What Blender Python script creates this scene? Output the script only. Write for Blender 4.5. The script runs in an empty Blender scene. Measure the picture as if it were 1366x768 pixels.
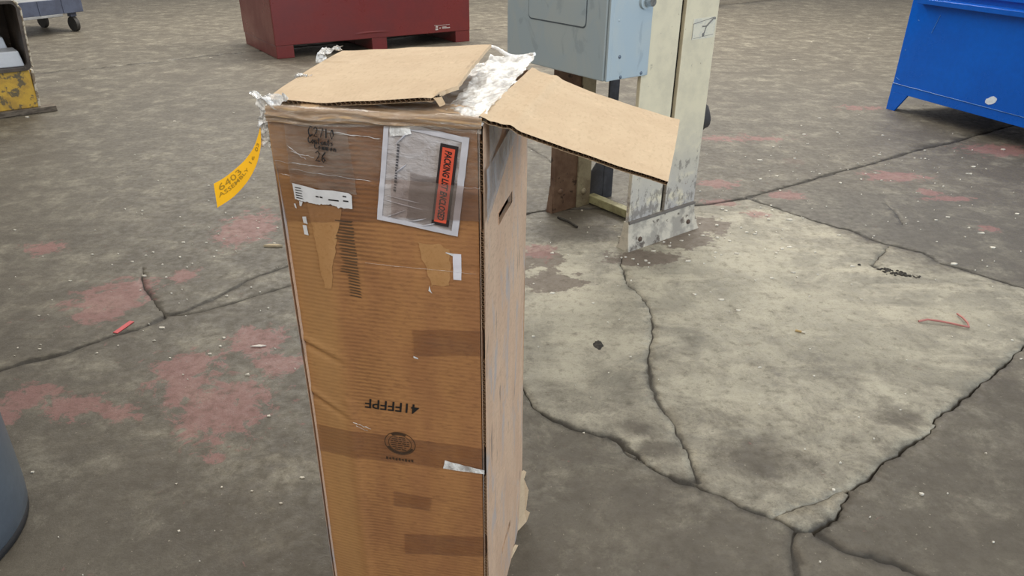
import bpy, bmesh, math, random
import numpy as np
from mathutils import Vector, Matrix, noise as mnoise, kdtree
from mathutils.geometry import delaunay_2d_cdt
from math import radians as R, sin, cos, pi

random.seed(7)
SC = bpy.context.scene
COL = SC.collection

# ---------------------------------------------------------------- camera
FPX, PITCH, ROLL, CAMH = 975.0, R(27.3), R(0.5), 1.5
cam_d = bpy.data.cameras.new('camera'); cam = bpy.data.objects.new('camera', cam_d); COL.objects.link(cam)
cam_d.sensor_fit = 'HORIZONTAL'; cam_d.sensor_width = 36.0; cam_d.lens = 36.0 * FPX / 1366.0
cam_d.clip_start = 0.02; cam_d.clip_end = 200
cam.matrix_world = Matrix.Translation((0, 0, CAMH)) @ Matrix.Rotation(R(90) - PITCH, 4, 'X') @ Matrix.Rotation(ROLL, 4, 'Z')
SC.camera = cam

# ---------------------------------------------------------------- light and exposure
SC.view_settings.view_transform = 'Standard'; SC.view_settings.look = 'None'
SC.view_settings.exposure = 0.13; SC.view_settings.gamma = 1.0; SC.view_settings.use_curve_mapping = False
world = bpy.data.worlds.new('hall_light'); SC.world = world; world.use_nodes = True
bg = world.node_tree.nodes['Background']; bg.inputs['Color'].default_value = (1.0, 0.97, 0.92, 1); bg.inputs['Strength'].default_value = 0.46

def area(name, loc, target, sx, sy, power, col):
    l = bpy.data.lights.new(name, 'AREA'); l.shape = 'RECTANGLE'; l.size = sx; l.size_y = sy; l.energy = power; l.color = col
    o = bpy.data.objects.new(name, l); COL.objects.link(o); o.location = loc
    o.rotation_euler = (Vector(target) - Vector(loc)).to_track_quat('-Z', 'Y').to_euler(); return o
# strip lamps of the hall, high overhead, and daylight through an open dock door on the right behind the camera
area('strip_lamp_near', (1.4, 3.6, 5.6), (1.2, 3.4, 0), 1.6, 6.0, 105, (1.0, 0.95, 0.86))
area('strip_lamp_far', (0.0, 11.0, 6.0), (0.0, 11.0, 0), 12.0, 2.4, 1350, (1.0, 0.96, 0.88))
area('strip_lamp_behind', (-0.6, -2.6, 5.0), (-0.3, 1.0, 0.5), 5.0, 1.4, 115, (1.0, 0.94, 0.84))
area('dock_door_daylight', (6.5, -2.5, 2.6), (0.6, 3.2, 0.9), 3.2, 3.6, 330, (0.64, 0.81, 1.0))

# ---------------------------------------------------------------- node helpers
def srgb(r, g, b):
    f = lambda c: (c/255/12.92) if c/255 <= .04045 else ((c/255+.055)/1.055)**2.4
    return (f(r), f(g), f(b), 1)
class NT:
    def __init__(s, name):
        s.m = bpy.data.materials.new(name); s.m.use_nodes = True; s.t = s.m.node_tree
        s.b = s.t.nodes['Principled BSDF']; s.out = s.t.nodes['Material Output']
    def n(s, typ, ins=None, **kw):
        nd = s.t.nodes.new(typ)
        for k, v in kw.items(): setattr(nd, k, v)
        for k, v in (ins or {}).items():
            if isinstance(v, bpy.types.NodeSocket): s.t.links.new(v, nd.inputs[k])
            else: nd.inputs[k].default_value = v
        return nd
    def link(s, a, b): s.t.links.new(a, b)
    def coord(s): return s.n('ShaderNodeTexCoord').outputs['Object']
    def mapped(s, scale=(1, 1, 1), src=None, rot=(0, 0, 0)):
        return s.n('ShaderNodeMapping', {'Vector': src or s.coord(), 'Scale': scale, 'Rotation': rot}).outputs['Vector']
    def noise(s, scale, detail=4, rough=.55, vec=None, dist=0.0):
        return s.n('ShaderNodeTexNoise', {'Vector': vec or s.coord(), 'Scale': scale, 'Detail': detail, 'Roughness': rough, 'Distortion': dist}).outputs['Fac']
    def math(s, op, a, b=0.0, c=None, clamp=False):
        d = {0: a, 1: b}
        if c is not None: d[2] = c
        return s.n('ShaderNodeMath', d, operation=op, use_clamp=clamp).outputs[0]
    def ramp(s, v, lo, hi, a=0.0, b=1.0):
        return s.n('ShaderNodeMapRange', {0: v, 1: lo, 2: hi, 3: a, 4: b}, interpolation_type='SMOOTHSTEP').outputs[0]
    def mix(s, f, a, b, blend='MIX'):
        nd = s.n('ShaderNodeMix', data_type='RGBA', blend_type=blend)
        for k, v in ((0, f), (6, a), (7, b)):
            if isinstance(v, bpy.types.NodeSocket): s.t.links.new(v, nd.inputs[k])
            else: nd.inputs[k].default_value = v
        return nd.outputs[2]
    def bump(s, h, strength=.3, dist=.002):
        nd = s.n('ShaderNodeBump', {'Height': h, 'Strength': strength, 'Distance': dist}); s.link(nd.outputs[0], s.b.inputs['Normal'])
    def set(s, **kw):
        for k, v in kw.items():
            k = k.replace('_', ' ')
            if isinstance(v, bpy.types.NodeSocket): s.t.links.new(v, s.b.inputs[k])
            else: s.b.inputs[k].default_value = v
        return s.m

def worn(name, c1, c2, rough=.5, metal=0.0, scale=6, lo=.5, hi=.62, c3=None, s3=25, lo3=.62, hi3=.7, bump=.15, stretch=(1, 1, 1), spec=.5):
    t = NT(name); v = t.mapped(stretch)
    n1 = t.noise(scale, 6, .6, v); col = t.mix(t.ramp(n1, lo, hi), c1, c2)
    if c3: col = t.mix(t.ramp(t.noise(s3, 5, .65, v), lo3, hi3), col, c3)
    fine = t.noise(scale*14, 3, .6, v)
    col = t.mix(t.ramp(fine, .3, .7, .0, .22), col, (c1[0]*.6, c1[1]*.6, c1[2]*.6, 1))
    t.bump(n1, bump, .004)
    return t.set(Base_Color=col, Roughness=t.ramp(n1, .2, .8, max(.05, rough-.1), rough+.1), Metallic=metal, Specular_IOR_Level=spec)
def plain(name, c, rough=.6, metal=0.0, var=.15, scale=40):
    t = NT(name); n = t.noise(scale, 4)
    return t.set(Base_Color=t.mix(t.ramp(n, .3, .7), c, (c[0]*(1-var), c[1]*(1-var), c[2]*(1-var), 1)), Roughness=rough, Metallic=metal)

def kraft(name, base, alt, speck, fl_axis=None, fl_amt=.0, scuff=None, zone=None, seed=0.0, stretch=(3, 3, 1), spec=.35, rough=.62):
    t = NT(name); c = t.coord()
    off = t.n('ShaderNodeVectorMath', {0: c, 1: (seed, seed*1.7, seed*.6)}, operation='ADD').outputs[0]
    big = t.noise(5, 5, .55, t.mapped(stretch, off)); col = t.mix(t.ramp(big, .35, .68), base, alt)
    fib = t.noise(170, 4, .6, t.mapped((.35, .6, 1.4) if fl_axis == 'z' else (1, .35, 1), off))
    col = t.mix(t.ramp(fib, .50, .70, 0, .55), col, speck)
    mot = t.noise(48, 5, .7, t.mapped((1, 1, 2.6) if fl_axis == 'z' else (1, 1, 1), off)); col = t.mix(t.ramp(mot, .5, .7, 0, .35), col, (speck[0]*1.15, speck[1]*1.15, speck[2]*1.15, 1)); col = t.mix(t.ramp(mot, .44, .3, 0, .3), col, (min(1, base[0]*1.3), base[1]*1.3, base[2]*1.3, 1))
    h = fib
    if fl_axis:
        w = t.n('ShaderNodeTexWave', {'Vector': t.n('ShaderNodeVectorMath', {0: off, 1: (0, 0, 0)}, operation='ADD').outputs[0], 'Scale': 39.0, 'Distortion': 1.2, 'Detail': 2.0, 'Detail Scale': 3.0},
                wave_type='BANDS', bands_direction=fl_axis.upper()).outputs['Fac']
        amt = t.math('MULTIPLY', t.ramp(t.noise(4, 3, .5, off), .35, .65), fl_amt)
        if zone:
            gx = t.n('ShaderNodeSeparateXYZ', {0: c}).outputs[0]; zm = t.math('MULTIPLY', t.ramp(gx, .07, .11), t.ramp(gx, .125, .20, 1, 0))
            amt = t.math('ADD', t.math('MULTIPLY', amt, .45), t.math('MULTIPLY', t.math('MULTIPLY', zm, .55), t.ramp(t.noise(6, 4, .6, off), .35, .6)))
            col = t.mix(t.ramp(gx, .10, .06, 0, .45), col, zone)
        col = t.mix(t.math('MULTIPLY', w, amt), col, (speck[0]*.8, speck[1]*.8, speck[2]*.8, 1))
        h = t.math('ADD', t.math('MULTIPLY', fib, .5), t.math('MULTIPLY', w, .8))
    if scuff:
        sn = t.noise(9, 5, .6, t.mapped((5.0, 2.2, .7), off, (R(18), 0, 0)), .6)
        col = t.mix(t.ramp(sn, .5, .66, 0, .75), col, scuff)
        sn2 = t.noise(13, 3, .5, t.mapped((6, 4, .55), off, (R(24), 0, 0)))
        col = t.mix(t.ramp(sn2, .66, .73, 0, .7), col, (scuff[0]*.33, scuff[1]*.3, scuff[2]*.28, 1))
    t.bump(h, .25, .0012)
    return t.set(Base_Color=col, Roughness=rough, Specular_IOR_Level=spec)

def film(name, tint, cover, ccol, rough=.15, gloss=.25, bump=.8, bscale=60, stretch=(1, 1, 1)):
    """thin clear plastic: see-through, with a glossy skin and a share of milky scatter"""
    t = NT(name); t.t.nodes.remove(t.b)
    n1 = t.noise(bscale, 5, .65, t.mapped(stretch), .8); n2 = t.noise(bscale*.35, 4, .6, t.mapped(stretch))
    bp = t.n('ShaderNodeBump', {'Height': t.math('ADD', n1, n2), 'Strength': bump, 'Distance': .004}).outputs[0]
    tr = t.n('ShaderNodeBsdfTransparent', {'Color': tint}); gl = t.n('ShaderNodeBsdfGlossy', {'Color': (1, 1, 1, 1), 'Roughness': rough, 'Normal': bp})
    df = t.n('ShaderNodeBsdfDiffuse', {'Color': ccol, 'Normal': bp})
    m1 = t.n('ShaderNodeMixShader', {0: t.math('MULTIPLY', t.ramp(n2, .35, .65, .4, 1.3), cover), 1: tr.outputs[0], 2: df.outputs[0]})
    fr = t.n('ShaderNodeFresnel', {'IOR': 1.45, 'Normal': bp}).outputs[0]
    m2 = t.n('ShaderNodeMixShader', {0: t.math('ADD', t.math('MULTIPLY', fr, gloss*2), gloss*.25, clamp=True), 1: m1.outputs[0], 2: gl.outputs[0]})
    t.link(m2.outputs[0], t.out.inputs[0]); return t.m

# ---------------------------------------------------------------- mesh helpers
class MB:
    def __init__(s): s.v = []; s.f = []; s.sm = []
    def add(s, vs, fs, smooth=False):
        o = len(s.v); s.v += [tuple(map(float, p)) for p in vs]; s.f += [tuple(i+o for i in f) for f in fs]; s.sm += [smooth]*len(fs); return s
    def box(s, x0, x1, y0, y1, z0, z1, M=None):
        vs = [(x, y, z) for z in (z0, z1) for y in (y0, y1) for x in (x0, x1)]
        if M is not None: vs = [M @ Vector(p) for p in vs]
        return s.add(vs, [(0, 2, 3, 1), (4, 5, 7, 6), (0, 1, 5, 4), (2, 6, 7, 3), (0, 4, 6, 2), (1, 3, 7, 5)])
    def prism(s, pts, a, b, axis='z'):
        """outline pts swept from a to b along an axis"""
        g = {'z': lambda p, t: (p[0], p[1], t), 'y': lambda p, t: (p[0], t, p[1]), 'x': lambda p, t: (t, p[0], p[1])}[axis]
        n = len(pts); vs = [g(p, a) for p in pts] + [g(p, b) for p in pts]
        return s.add(vs, [tuple(range(n-1, -1, -1)), tuple(range(n, 2*n))] + [(i, (i+1) % n, n+(i+1) % n, n+i) for i in range(n)])
    def loft(s, rings, cap=True, smooth=True):
        n = len(rings[0]); vs = [p for r in rings for p in r]; fs = []
        for k in range(len(rings)-1):
            for i in range(n): fs.append((k*n+i, k*n+(i+1) % n, (k+1)*n+(i+1) % n, (k+1)*n+i))
        s.add(vs, fs, smooth)
        if cap:
            s.add(rings[0], [tuple(range(n-1, -1, -1))]); s.add(rings[-1], [tuple(range(n))])
        return s
    def cyl(s, c, r, h, axis='z', n=16, r2=None):
        r2 = r if r2 is None else r2; ax = {'x': ((0, 1, 0), (0, 0, 1), (1, 0, 0)), 'y': ((0, 0, 1), (1, 0, 0), (0, 1, 0)), 'z': ((1, 0, 0), (0, 1, 0), (0, 0, 1))}[axis]
        a, b, d = map(Vector, ax); c = Vector(c)
        ring = lambda rr, t: [c + a*rr*cos(2*pi*i/n) + b*rr*sin(2*pi*i/n) + d*t for i in range(n)]
        return s.loft([ring(r, 0), ring(r2, h)], True, True)
    def dome(s, c, r, axis, n=10, k=.6):
        ax = {'x': ((0, 1, 0), (0, 0, 1), (1, 0, 0)), '-x': ((0, 0, 1), (0, 1, 0), (-1, 0, 0)), '-y': ((1, 0, 0), (0, 0, 1), (0, -1, 0)), 'z': ((1, 0, 0), (0, 1, 0), (0, 0, 1))}[axis]
        a, b, d = map(Vector, ax); c = Vector(c)
        rr = [(1, 0), (.9, .4), (.6, .8), (.2, 1)]
        return s.loft([[c + a*r*q*cos(2*pi*i/n) + b*r*q*sin(2*pi*i/n) + d*r*k*t for i in range(n)] for q, t in rr])
    def tube(s, pts, r, n=8, radii=None):
        pts = [Vector(p) for p in pts]; rings = []
        for i, p in enumerate(pts):
            t = (pts[min(i+1, len(pts)-1)] - pts[max(i-1, 0)]).normalized()
            a = t.cross(Vector((0, 0, 1)) if abs(t.z) < .9 else Vector((1, 0, 0))).normalized(); b = t.cross(a)
            rr = radii[i] if radii else r
            rings.append([p + a*rr*cos(2*pi*k/n) + b*rr*sin(2*pi*k/n) for k in range(n)])
        return s.loft(rings)
    def grid(s, fn, nu, nv, smooth=True, skip=None):
        vs = [fn(i/nu, j/nv) for j in range(nv+1) for i in range(nu+1)]
        fs = [(j*(nu+1)+i, j*(nu+1)+i+1, (j+1)*(nu+1)+i+1, (j+1)*(nu+1)+i) for j in range(nv) for i in range(nu) if not (skip and skip(i, j))]
        return s.add(vs, fs, smooth)
    def build(s, name, mat, parent=None, bevel=0.0, seg=2):
        me = bpy.data.meshes.new(name); me.from_pydata(s.v, [], s.f); me.validate()
        if len(me.polygons) == len(s.sm): me.polygons.foreach_set('use_smooth', s.sm)
        me.materials.append(mat); o = bpy.data.objects.new(name, me); COL.objects.link(o)
        if parent: o.parent = parent
        if bevel:
            b = o.modifiers.new('bevel', 'BEVEL'); b.width = bevel; b.segments = seg; b.limit_method = 'ANGLE'; b.angle_limit = R(40)
        return o
def empty(name, loc, rz=0.0):
    o = bpy.data.objects.new(name, None); COL.objects.link(o); o.location = loc; o.rotation_euler = (0, 0, rz); o.empty_display_size = .1; return o
def tag(o, label=None, cat=None, group=None, kind=None):
    for k, v in (('label', label), ('category', cat), ('group', group), ('kind', kind)):
        if v: o[k] = v
    return o
def label(o, l): o['label'] = l; return o
def n3(x, y, z=0.0): return mnoise.noise(Vector((x, y, z)))
def glyphs(text, bold=0.0, shear=0.0):
    """flat letter mesh of a text, scaled into the unit square"""
    cu = bpy.data.curves.new('letters', 'FONT'); cu.body = text; cu.offset = bold; cu.shear = shear; cu.resolution_u = 2
    o = bpy.data.objects.new('letters', cu); COL.objects.link(o)
    dg = bpy.context.evaluated_depsgraph_get(); me = bpy.data.meshes.new_from_object(o.evaluated_get(dg))
    vs = np.array([v.co[:] for v in me.vertices]); fs = [tuple(p.vertices) for p in me.polygons]
    bpy.data.objects.remove(o); bpy.data.curves.remove(cu); bpy.data.meshes.remove(me)
    lo = vs.min(0); hi = vs.max(0); vs = (vs-lo)/np.maximum(hi-lo, 1e-6)
    return vs, fs
# ---------------------------------------------------------------- floor data: crack lines and wear patches, metres on the ground
J1 = [(-1.856, 2.212), (-1.791, 2.273), (-1.701, 2.32), (-1.572, 2.459), (-1.496, 2.512), (-1.423, 2.623), (-1.36, 2.675), (-1.262, 2.832), (-1.197, 2.965), (-1.059, 3.11), (0.055, 3.786), (0.101, 3.821), (0.259, 3.883), (1.062, 3.962), (1.175, 4.001), (1.384, 4.093), (1.564, 4.215), (1.81, 4.372), (2.109, 4.587), (2.336, 4.719), (2.538, 4.857), (2.789, 5.038), (3.005, 5.174), (3.221, 5.295), (3.498, 5.486), (4.161, 5.929)]
J1b = [(-1.423, 2.623), (-1.345, 2.637), (-1.283, 2.67), (-1.148, 2.785), (-1.002, 2.902), (-0.9, 2.979)]
J2 = [(-4.837, 7.577), (-4.493, 7.791), (-3.951, 8.153), (-3.546, 8.587), (-3.024, 8.964)]
C1 = [(0.53, 3.244), (0.52, 3.061), (0.525, 2.946), (0.567, 2.838), (0.586, 2.736), (0.577, 2.639), (0.561, 2.489), (0.535, 2.421), (0.511, 2.274), (0.499, 2.154), (0.509, 2.043), (0.532, 1.96), (0.546, 1.845), (0.556, 1.756), (0.556, 1.672)]
C2 = [(-0.064, 2.368), (0.022, 2.17), (0.048, 2.115), (0.077, 2.015), (0.145, 1.947), (0.228, 1.897), (0.315, 1.871), (0.383, 1.788), (0.44, 1.71), (0.489, 1.671), (0.55, 1.647), (0.607, 1.61), (0.649, 1.566), (0.732, 1.523), (0.774, 1.485), (0.82, 1.477)]
C3 = [(0.82, 1.477), (0.88, 1.5), (0.942, 1.56), (0.99, 1.633), (1.061, 1.675), (1.123, 1.736), (1.184, 1.778), (1.291, 1.855), (1.369, 1.905), (1.434, 1.989), (1.529, 2.053), (1.649, 2.152), (1.763, 2.239), (1.912, 2.363), (2.01, 2.451), (2.206, 2.6)]
C3b = [(0.99, 1.633), (0.935, 1.614), (0.885, 1.586), (0.795, 1.55), (0.734, 1.523)]
C4 = [(0.796, 1.479), (0.768, 1.455), (0.753, 1.423), (0.737, 1.348), (0.715, 1.27)]
C5 = [(0.82, 1.477), (0.857, 1.44), (0.89, 1.401), (0.932, 1.387), (0.996, 1.367), (1.042, 1.329), (1.088, 1.274)]
C6 = [(1.384, 4.093), (1.535, 3.89), (1.64, 3.757), (1.732, 3.662), (1.816, 3.591), (1.849, 3.502), (1.92, 3.418), (2.051, 3.328), (2.073, 3.198), (2.154, 3.134), (2.218, 3.047), (2.309, 2.958), (2.417, 2.823)]
C7 = [(1.911, 3.399), (1.801, 3.27), (1.737, 3.183)]
C8 = [(-1.729, 3.072), (-1.64, 2.89), (-1.572, 2.805), (-1.496, 2.698), (-1.435, 2.629)]
C9 = [(2.173, 4.013), (2.171, 3.905), (2.123, 3.703)]
C10 = [(0.078, 5.179), (0.14, 5.032), (0.256, 4.775)]
C11 = [(0.44, 1.71), (0.414, 1.737), (0.39, 1.76), (0.365, 1.777), (0.344, 1.834)]
PATCH = {
'paint': [(-1.397, 3.56, 0.141, 0.224), (-1.724, 2.775, 0.144, 0.17), (-1.669, 2.867, 0.082, 0.107), (-1.715, 2.63, 0.092, 0.075), (-1.19, 2.247, 0.123, 0.109), (-0.965, 2.0, 0.151, 0.158), (-1.147, 2.106, 0.078, 0.099), (-0.987, 2.435, 0.102, 0.111), (-0.854, 2.277, 0.083, 0.07), (-1.064, 2.49, 0.041, 0.069), (-1.473, 2.005, 0.101, 0.067), (-2.315, 3.299, 0.092, 0.072), (-1.307, 1.975, 0.062, 0.049), (-1.679, 1.99, 0.055, 0.103), (-0.901, 1.754, 0.032, 0.028), (-1.506, 2.997, 0.055, 0.069), (1.686, 5.387, 0.337, 0.079), (1.287, 4.345, 0.12, 0.078), (1.643, 4.151, 0.116, 0.072), (2.44, 4.52, 0.187, 0.1), (2.524, 4.226, 0.063, 0.067), (2.609, 4.111, 0.154, 0.042), (2.565, 3.649, 0.076, 0.041), (3.529, 5.133, 0.28, 0.145), (-1.667, 2.076, 0.077, 0.053), (0.136, 3.306, 0.082, 0.09), (1.372, 3.84, 0.072, 0.051), (1.204, 4.014, 0.112, 0.054), (3.016, 6.345, 0.224, 0.075)],
'dark': [(-1.157, 1.619, 0.369, 0.187), (-0.881, 1.423, 0.279, 0.104), (0.256, 1.576, 0.258, 0.21), (0.185, 1.803, 0.141, 0.108), (0.504, 1.438, 0.243, 0.106), (0.789, 1.39, 0.052, 0.056), (2.173, 3.589, 0.443, 0.415), (2.268, 3.262, 0.298, 0.176), (1.96, 4.159, 0.273, 0.33), (3.172, 4.616, 0.3, 0.394), (0.764, 1.776, 0.187, 0.105), (0.468, 1.807, 0.094, 0.058), (-0.576, 1.48, 0.102, 0.165), (-0.845, 1.941, 0.148, 0.282), (-1.372, 2.347, 0.339, 0.132), (1.319, 1.682, 0.203, 0.131), (0.414, 1.919, 0.098, 0.055), (0.374, 3.993, 0.349, 0.496), (-1.331, 1.783, 0.139, 0.142), (1.297, 1.971, 0.12, 0.06), (2.787, 5.401, 0.343, 0.289), (-3.1, 4.761, 0.348, 0.232), (0.222, 3.546, 0.197, 0.182), (-0.365, 5.404, 1.131, 0.414), (-3.402, 11.419, 1.098, 0.806), (-3.296, 7.53, 0.672, 0.373), (3.184, 5.517, 0.467, 0.257)],
'light': [(0.269, 2.603, 0.231, 0.374), (0.2, 3.095, 0.177, 0.146), (1.059, 3.281, 0.335, 0.358), (1.125, 2.68, 0.413, 0.392), (0.711, 2.134, 0.24, 0.23), (1.436, 2.392, 0.291, 0.218), (0.92, 1.965, 0.201, 0.122), (0.931, 3.368, 0.19, 0.232), (1.888, 2.694, 0.192, 0.163), (0.213, 2.22, 0.137, 0.17), (-2.5, 3.923, 0.381, 0.359), (-2.271, 4.96, 0.414, 0.721), (-1.722, 4.558, 0.289, 0.386), (2.637, 6.199, 0.581, 0.369), (0.187, 5.033, 0.133, 0.366), (-1.313, 2.986, 0.136, 0.076), (2.45, 6.3, 0.9, 0.35), (2.9, 7.4, 1.0, 0.5), (-2.4, 4.6, 0.9, 0.5), (2.2, 5.5, 0.5, 0.2)],
'stain': [(0.133, 3.218, 0.109, 0.121), (0.177, 2.977, 0.137, 0.106), (0.845, 3.51, 0.196, 0.159), (1.058, 3.668, 0.122, 0.107), (0.439, 3.762, 0.249, 0.335), (0.644, 3.229, 0.183, 0.087), (1.915, 4.822, 0.072, 0.068)],
}

# ---------------------------------------------------------------- floor: concrete slabs parted by joints and cracks
def slab_material():
    t = NT('concrete_slab'); c = t.coord()
    at = lambda nm: t.n('ShaderNodeAttribute', attribute_name=nm)
    sep = t.n('ShaderNodeSeparateColor', {0: at('wear_shade').outputs['Color']}); paint, dark, light = sep.outputs[0], sep.outputs[1], sep.outputs[2]
    sep2 = t.n('ShaderNodeSeparateColor', {0: at('grime').outputs['Color']}); crack, stain, oil = sep2.outputs[0], sep2.outputs[1], sep2.outputs[2]
    big = t.noise(.55, 6, .6, c); mid = t.noise(3.2, 8, .62, c, .4); fine = t.noise(26, 8, .68, c); grit = t.noise(150, 4, .7, c)
    streak = t.noise(2.0, 6, .6, t.mapped((.8, 3.4, 1), c, (0, 0, R(12))))
    col = t.mix(t.ramp(big, .35, .66), srgb(140, 135, 121), srgb(159, 153, 137))
    pat = t.noise(1.5, 11, .72, c, .9); col = t.mix(t.ramp(pat, .47, .56, 0, .75), col, srgb(172, 166, 148)); col = t.mix(t.ramp(pat, .48, .40, 0, .7), col, srgb(118, 114, 102))
    col = t.mix(t.ramp(mid, .42, .68, 0, .7), col, srgb(122, 118, 106))
    col = t.mix(t.ramp(streak, .48, .68, 0, .75), col, srgb(176, 169, 150))
    scab = t.noise(8, 9, .74, c, .5); col = t.mix(t.ramp(scab, .53, .60, 0, .4), col, srgb(112, 107, 96)); col = t.mix(t.ramp(t.noise(13, 9, .72, t.mapped((1, 1.6, 1), c), .4), .56, .63, 0, .45), col, srgb(176, 170, 152))
    # worn pale cement
    lf = t.ramp(t.math('ADD', light, t.math('MULTIPLY', t.math('SUBTRACT', fine, .5), 1.1)), .2, 1.0, 0, .5)
    col = t.mix(lf, col, srgb(176, 170, 151))
    # greasy dark film, also painting in the fall-off of lamp light near the camera
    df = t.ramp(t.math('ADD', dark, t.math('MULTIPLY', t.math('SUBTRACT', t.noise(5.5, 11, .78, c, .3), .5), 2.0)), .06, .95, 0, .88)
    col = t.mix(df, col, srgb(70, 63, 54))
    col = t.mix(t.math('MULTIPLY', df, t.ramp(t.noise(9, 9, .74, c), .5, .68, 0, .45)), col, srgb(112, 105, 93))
    of = t.ramp(t.math('ADD', oil, t.math('MULTIPLY', t.math('SUBTRACT', fine, .5), .6)), .25, .7, 0, .9)
    col = t.mix(of, col, srgb(84, 83, 80))
    # brown scale
    sf = t.ramp(t.math('ADD', stain, t.math('MULTIPLY', t.math('SUBTRACT', t.noise(14, 6, .65, c), .5), 1.8)), .38, .56, 0, .8)
    col = t.mix(sf, col, srgb(94, 81, 72))
    # left-over red floor paint, ragged
    pn = t.math('ADD', t.math('MULTIPLY', t.noise(15, 10, .76, c, .7), .75), t.math('MULTIPLY', fine, .25))
    pf = t.ramp(t.math('ADD', paint, t.math('MULTIPLY', t.math('SUBTRACT', pn, .5), 3.7)), .40, .62, 0, .62)
    col = t.mix(pf, col, srgb(142, 98, 95))
    # fine speckle and pits
    col = t.mix(t.ramp(grit, .54, .70, 0, .5), col, srgb(66, 62, 55))
    col = t.mix(t.ramp(fine, .5, .72, 0, .5), col, srgb(78, 73, 64))
    col = t.mix(t.ramp(t.noise(80, 3, .6, c), .68, .72, 0, .3), col, srgb(190, 182, 164))
    # dirt lodged in and along the cracks
    cf = t.ramp(t.math('ADD', crack, t.math('MULTIPLY', t.math('SUBTRACT', fine, .5), .5)), .2, .8, 0, .85)
    col = t.mix(cf, col, srgb(44, 40, 35))
    h = t.math('ADD', t.math('MULTIPLY', fine, .7), t.math('MULTIPLY', grit, .3))
    t.bump(h, .55, .006)
    rg = t.math('SUBTRACT', t.ramp(fine, .3, .7, .5, .78), t.math('MULTIPLY', df, .08))
    return t.set(Base_Color=col, Roughness=rg, Specular_IOR_Level=.4)

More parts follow.
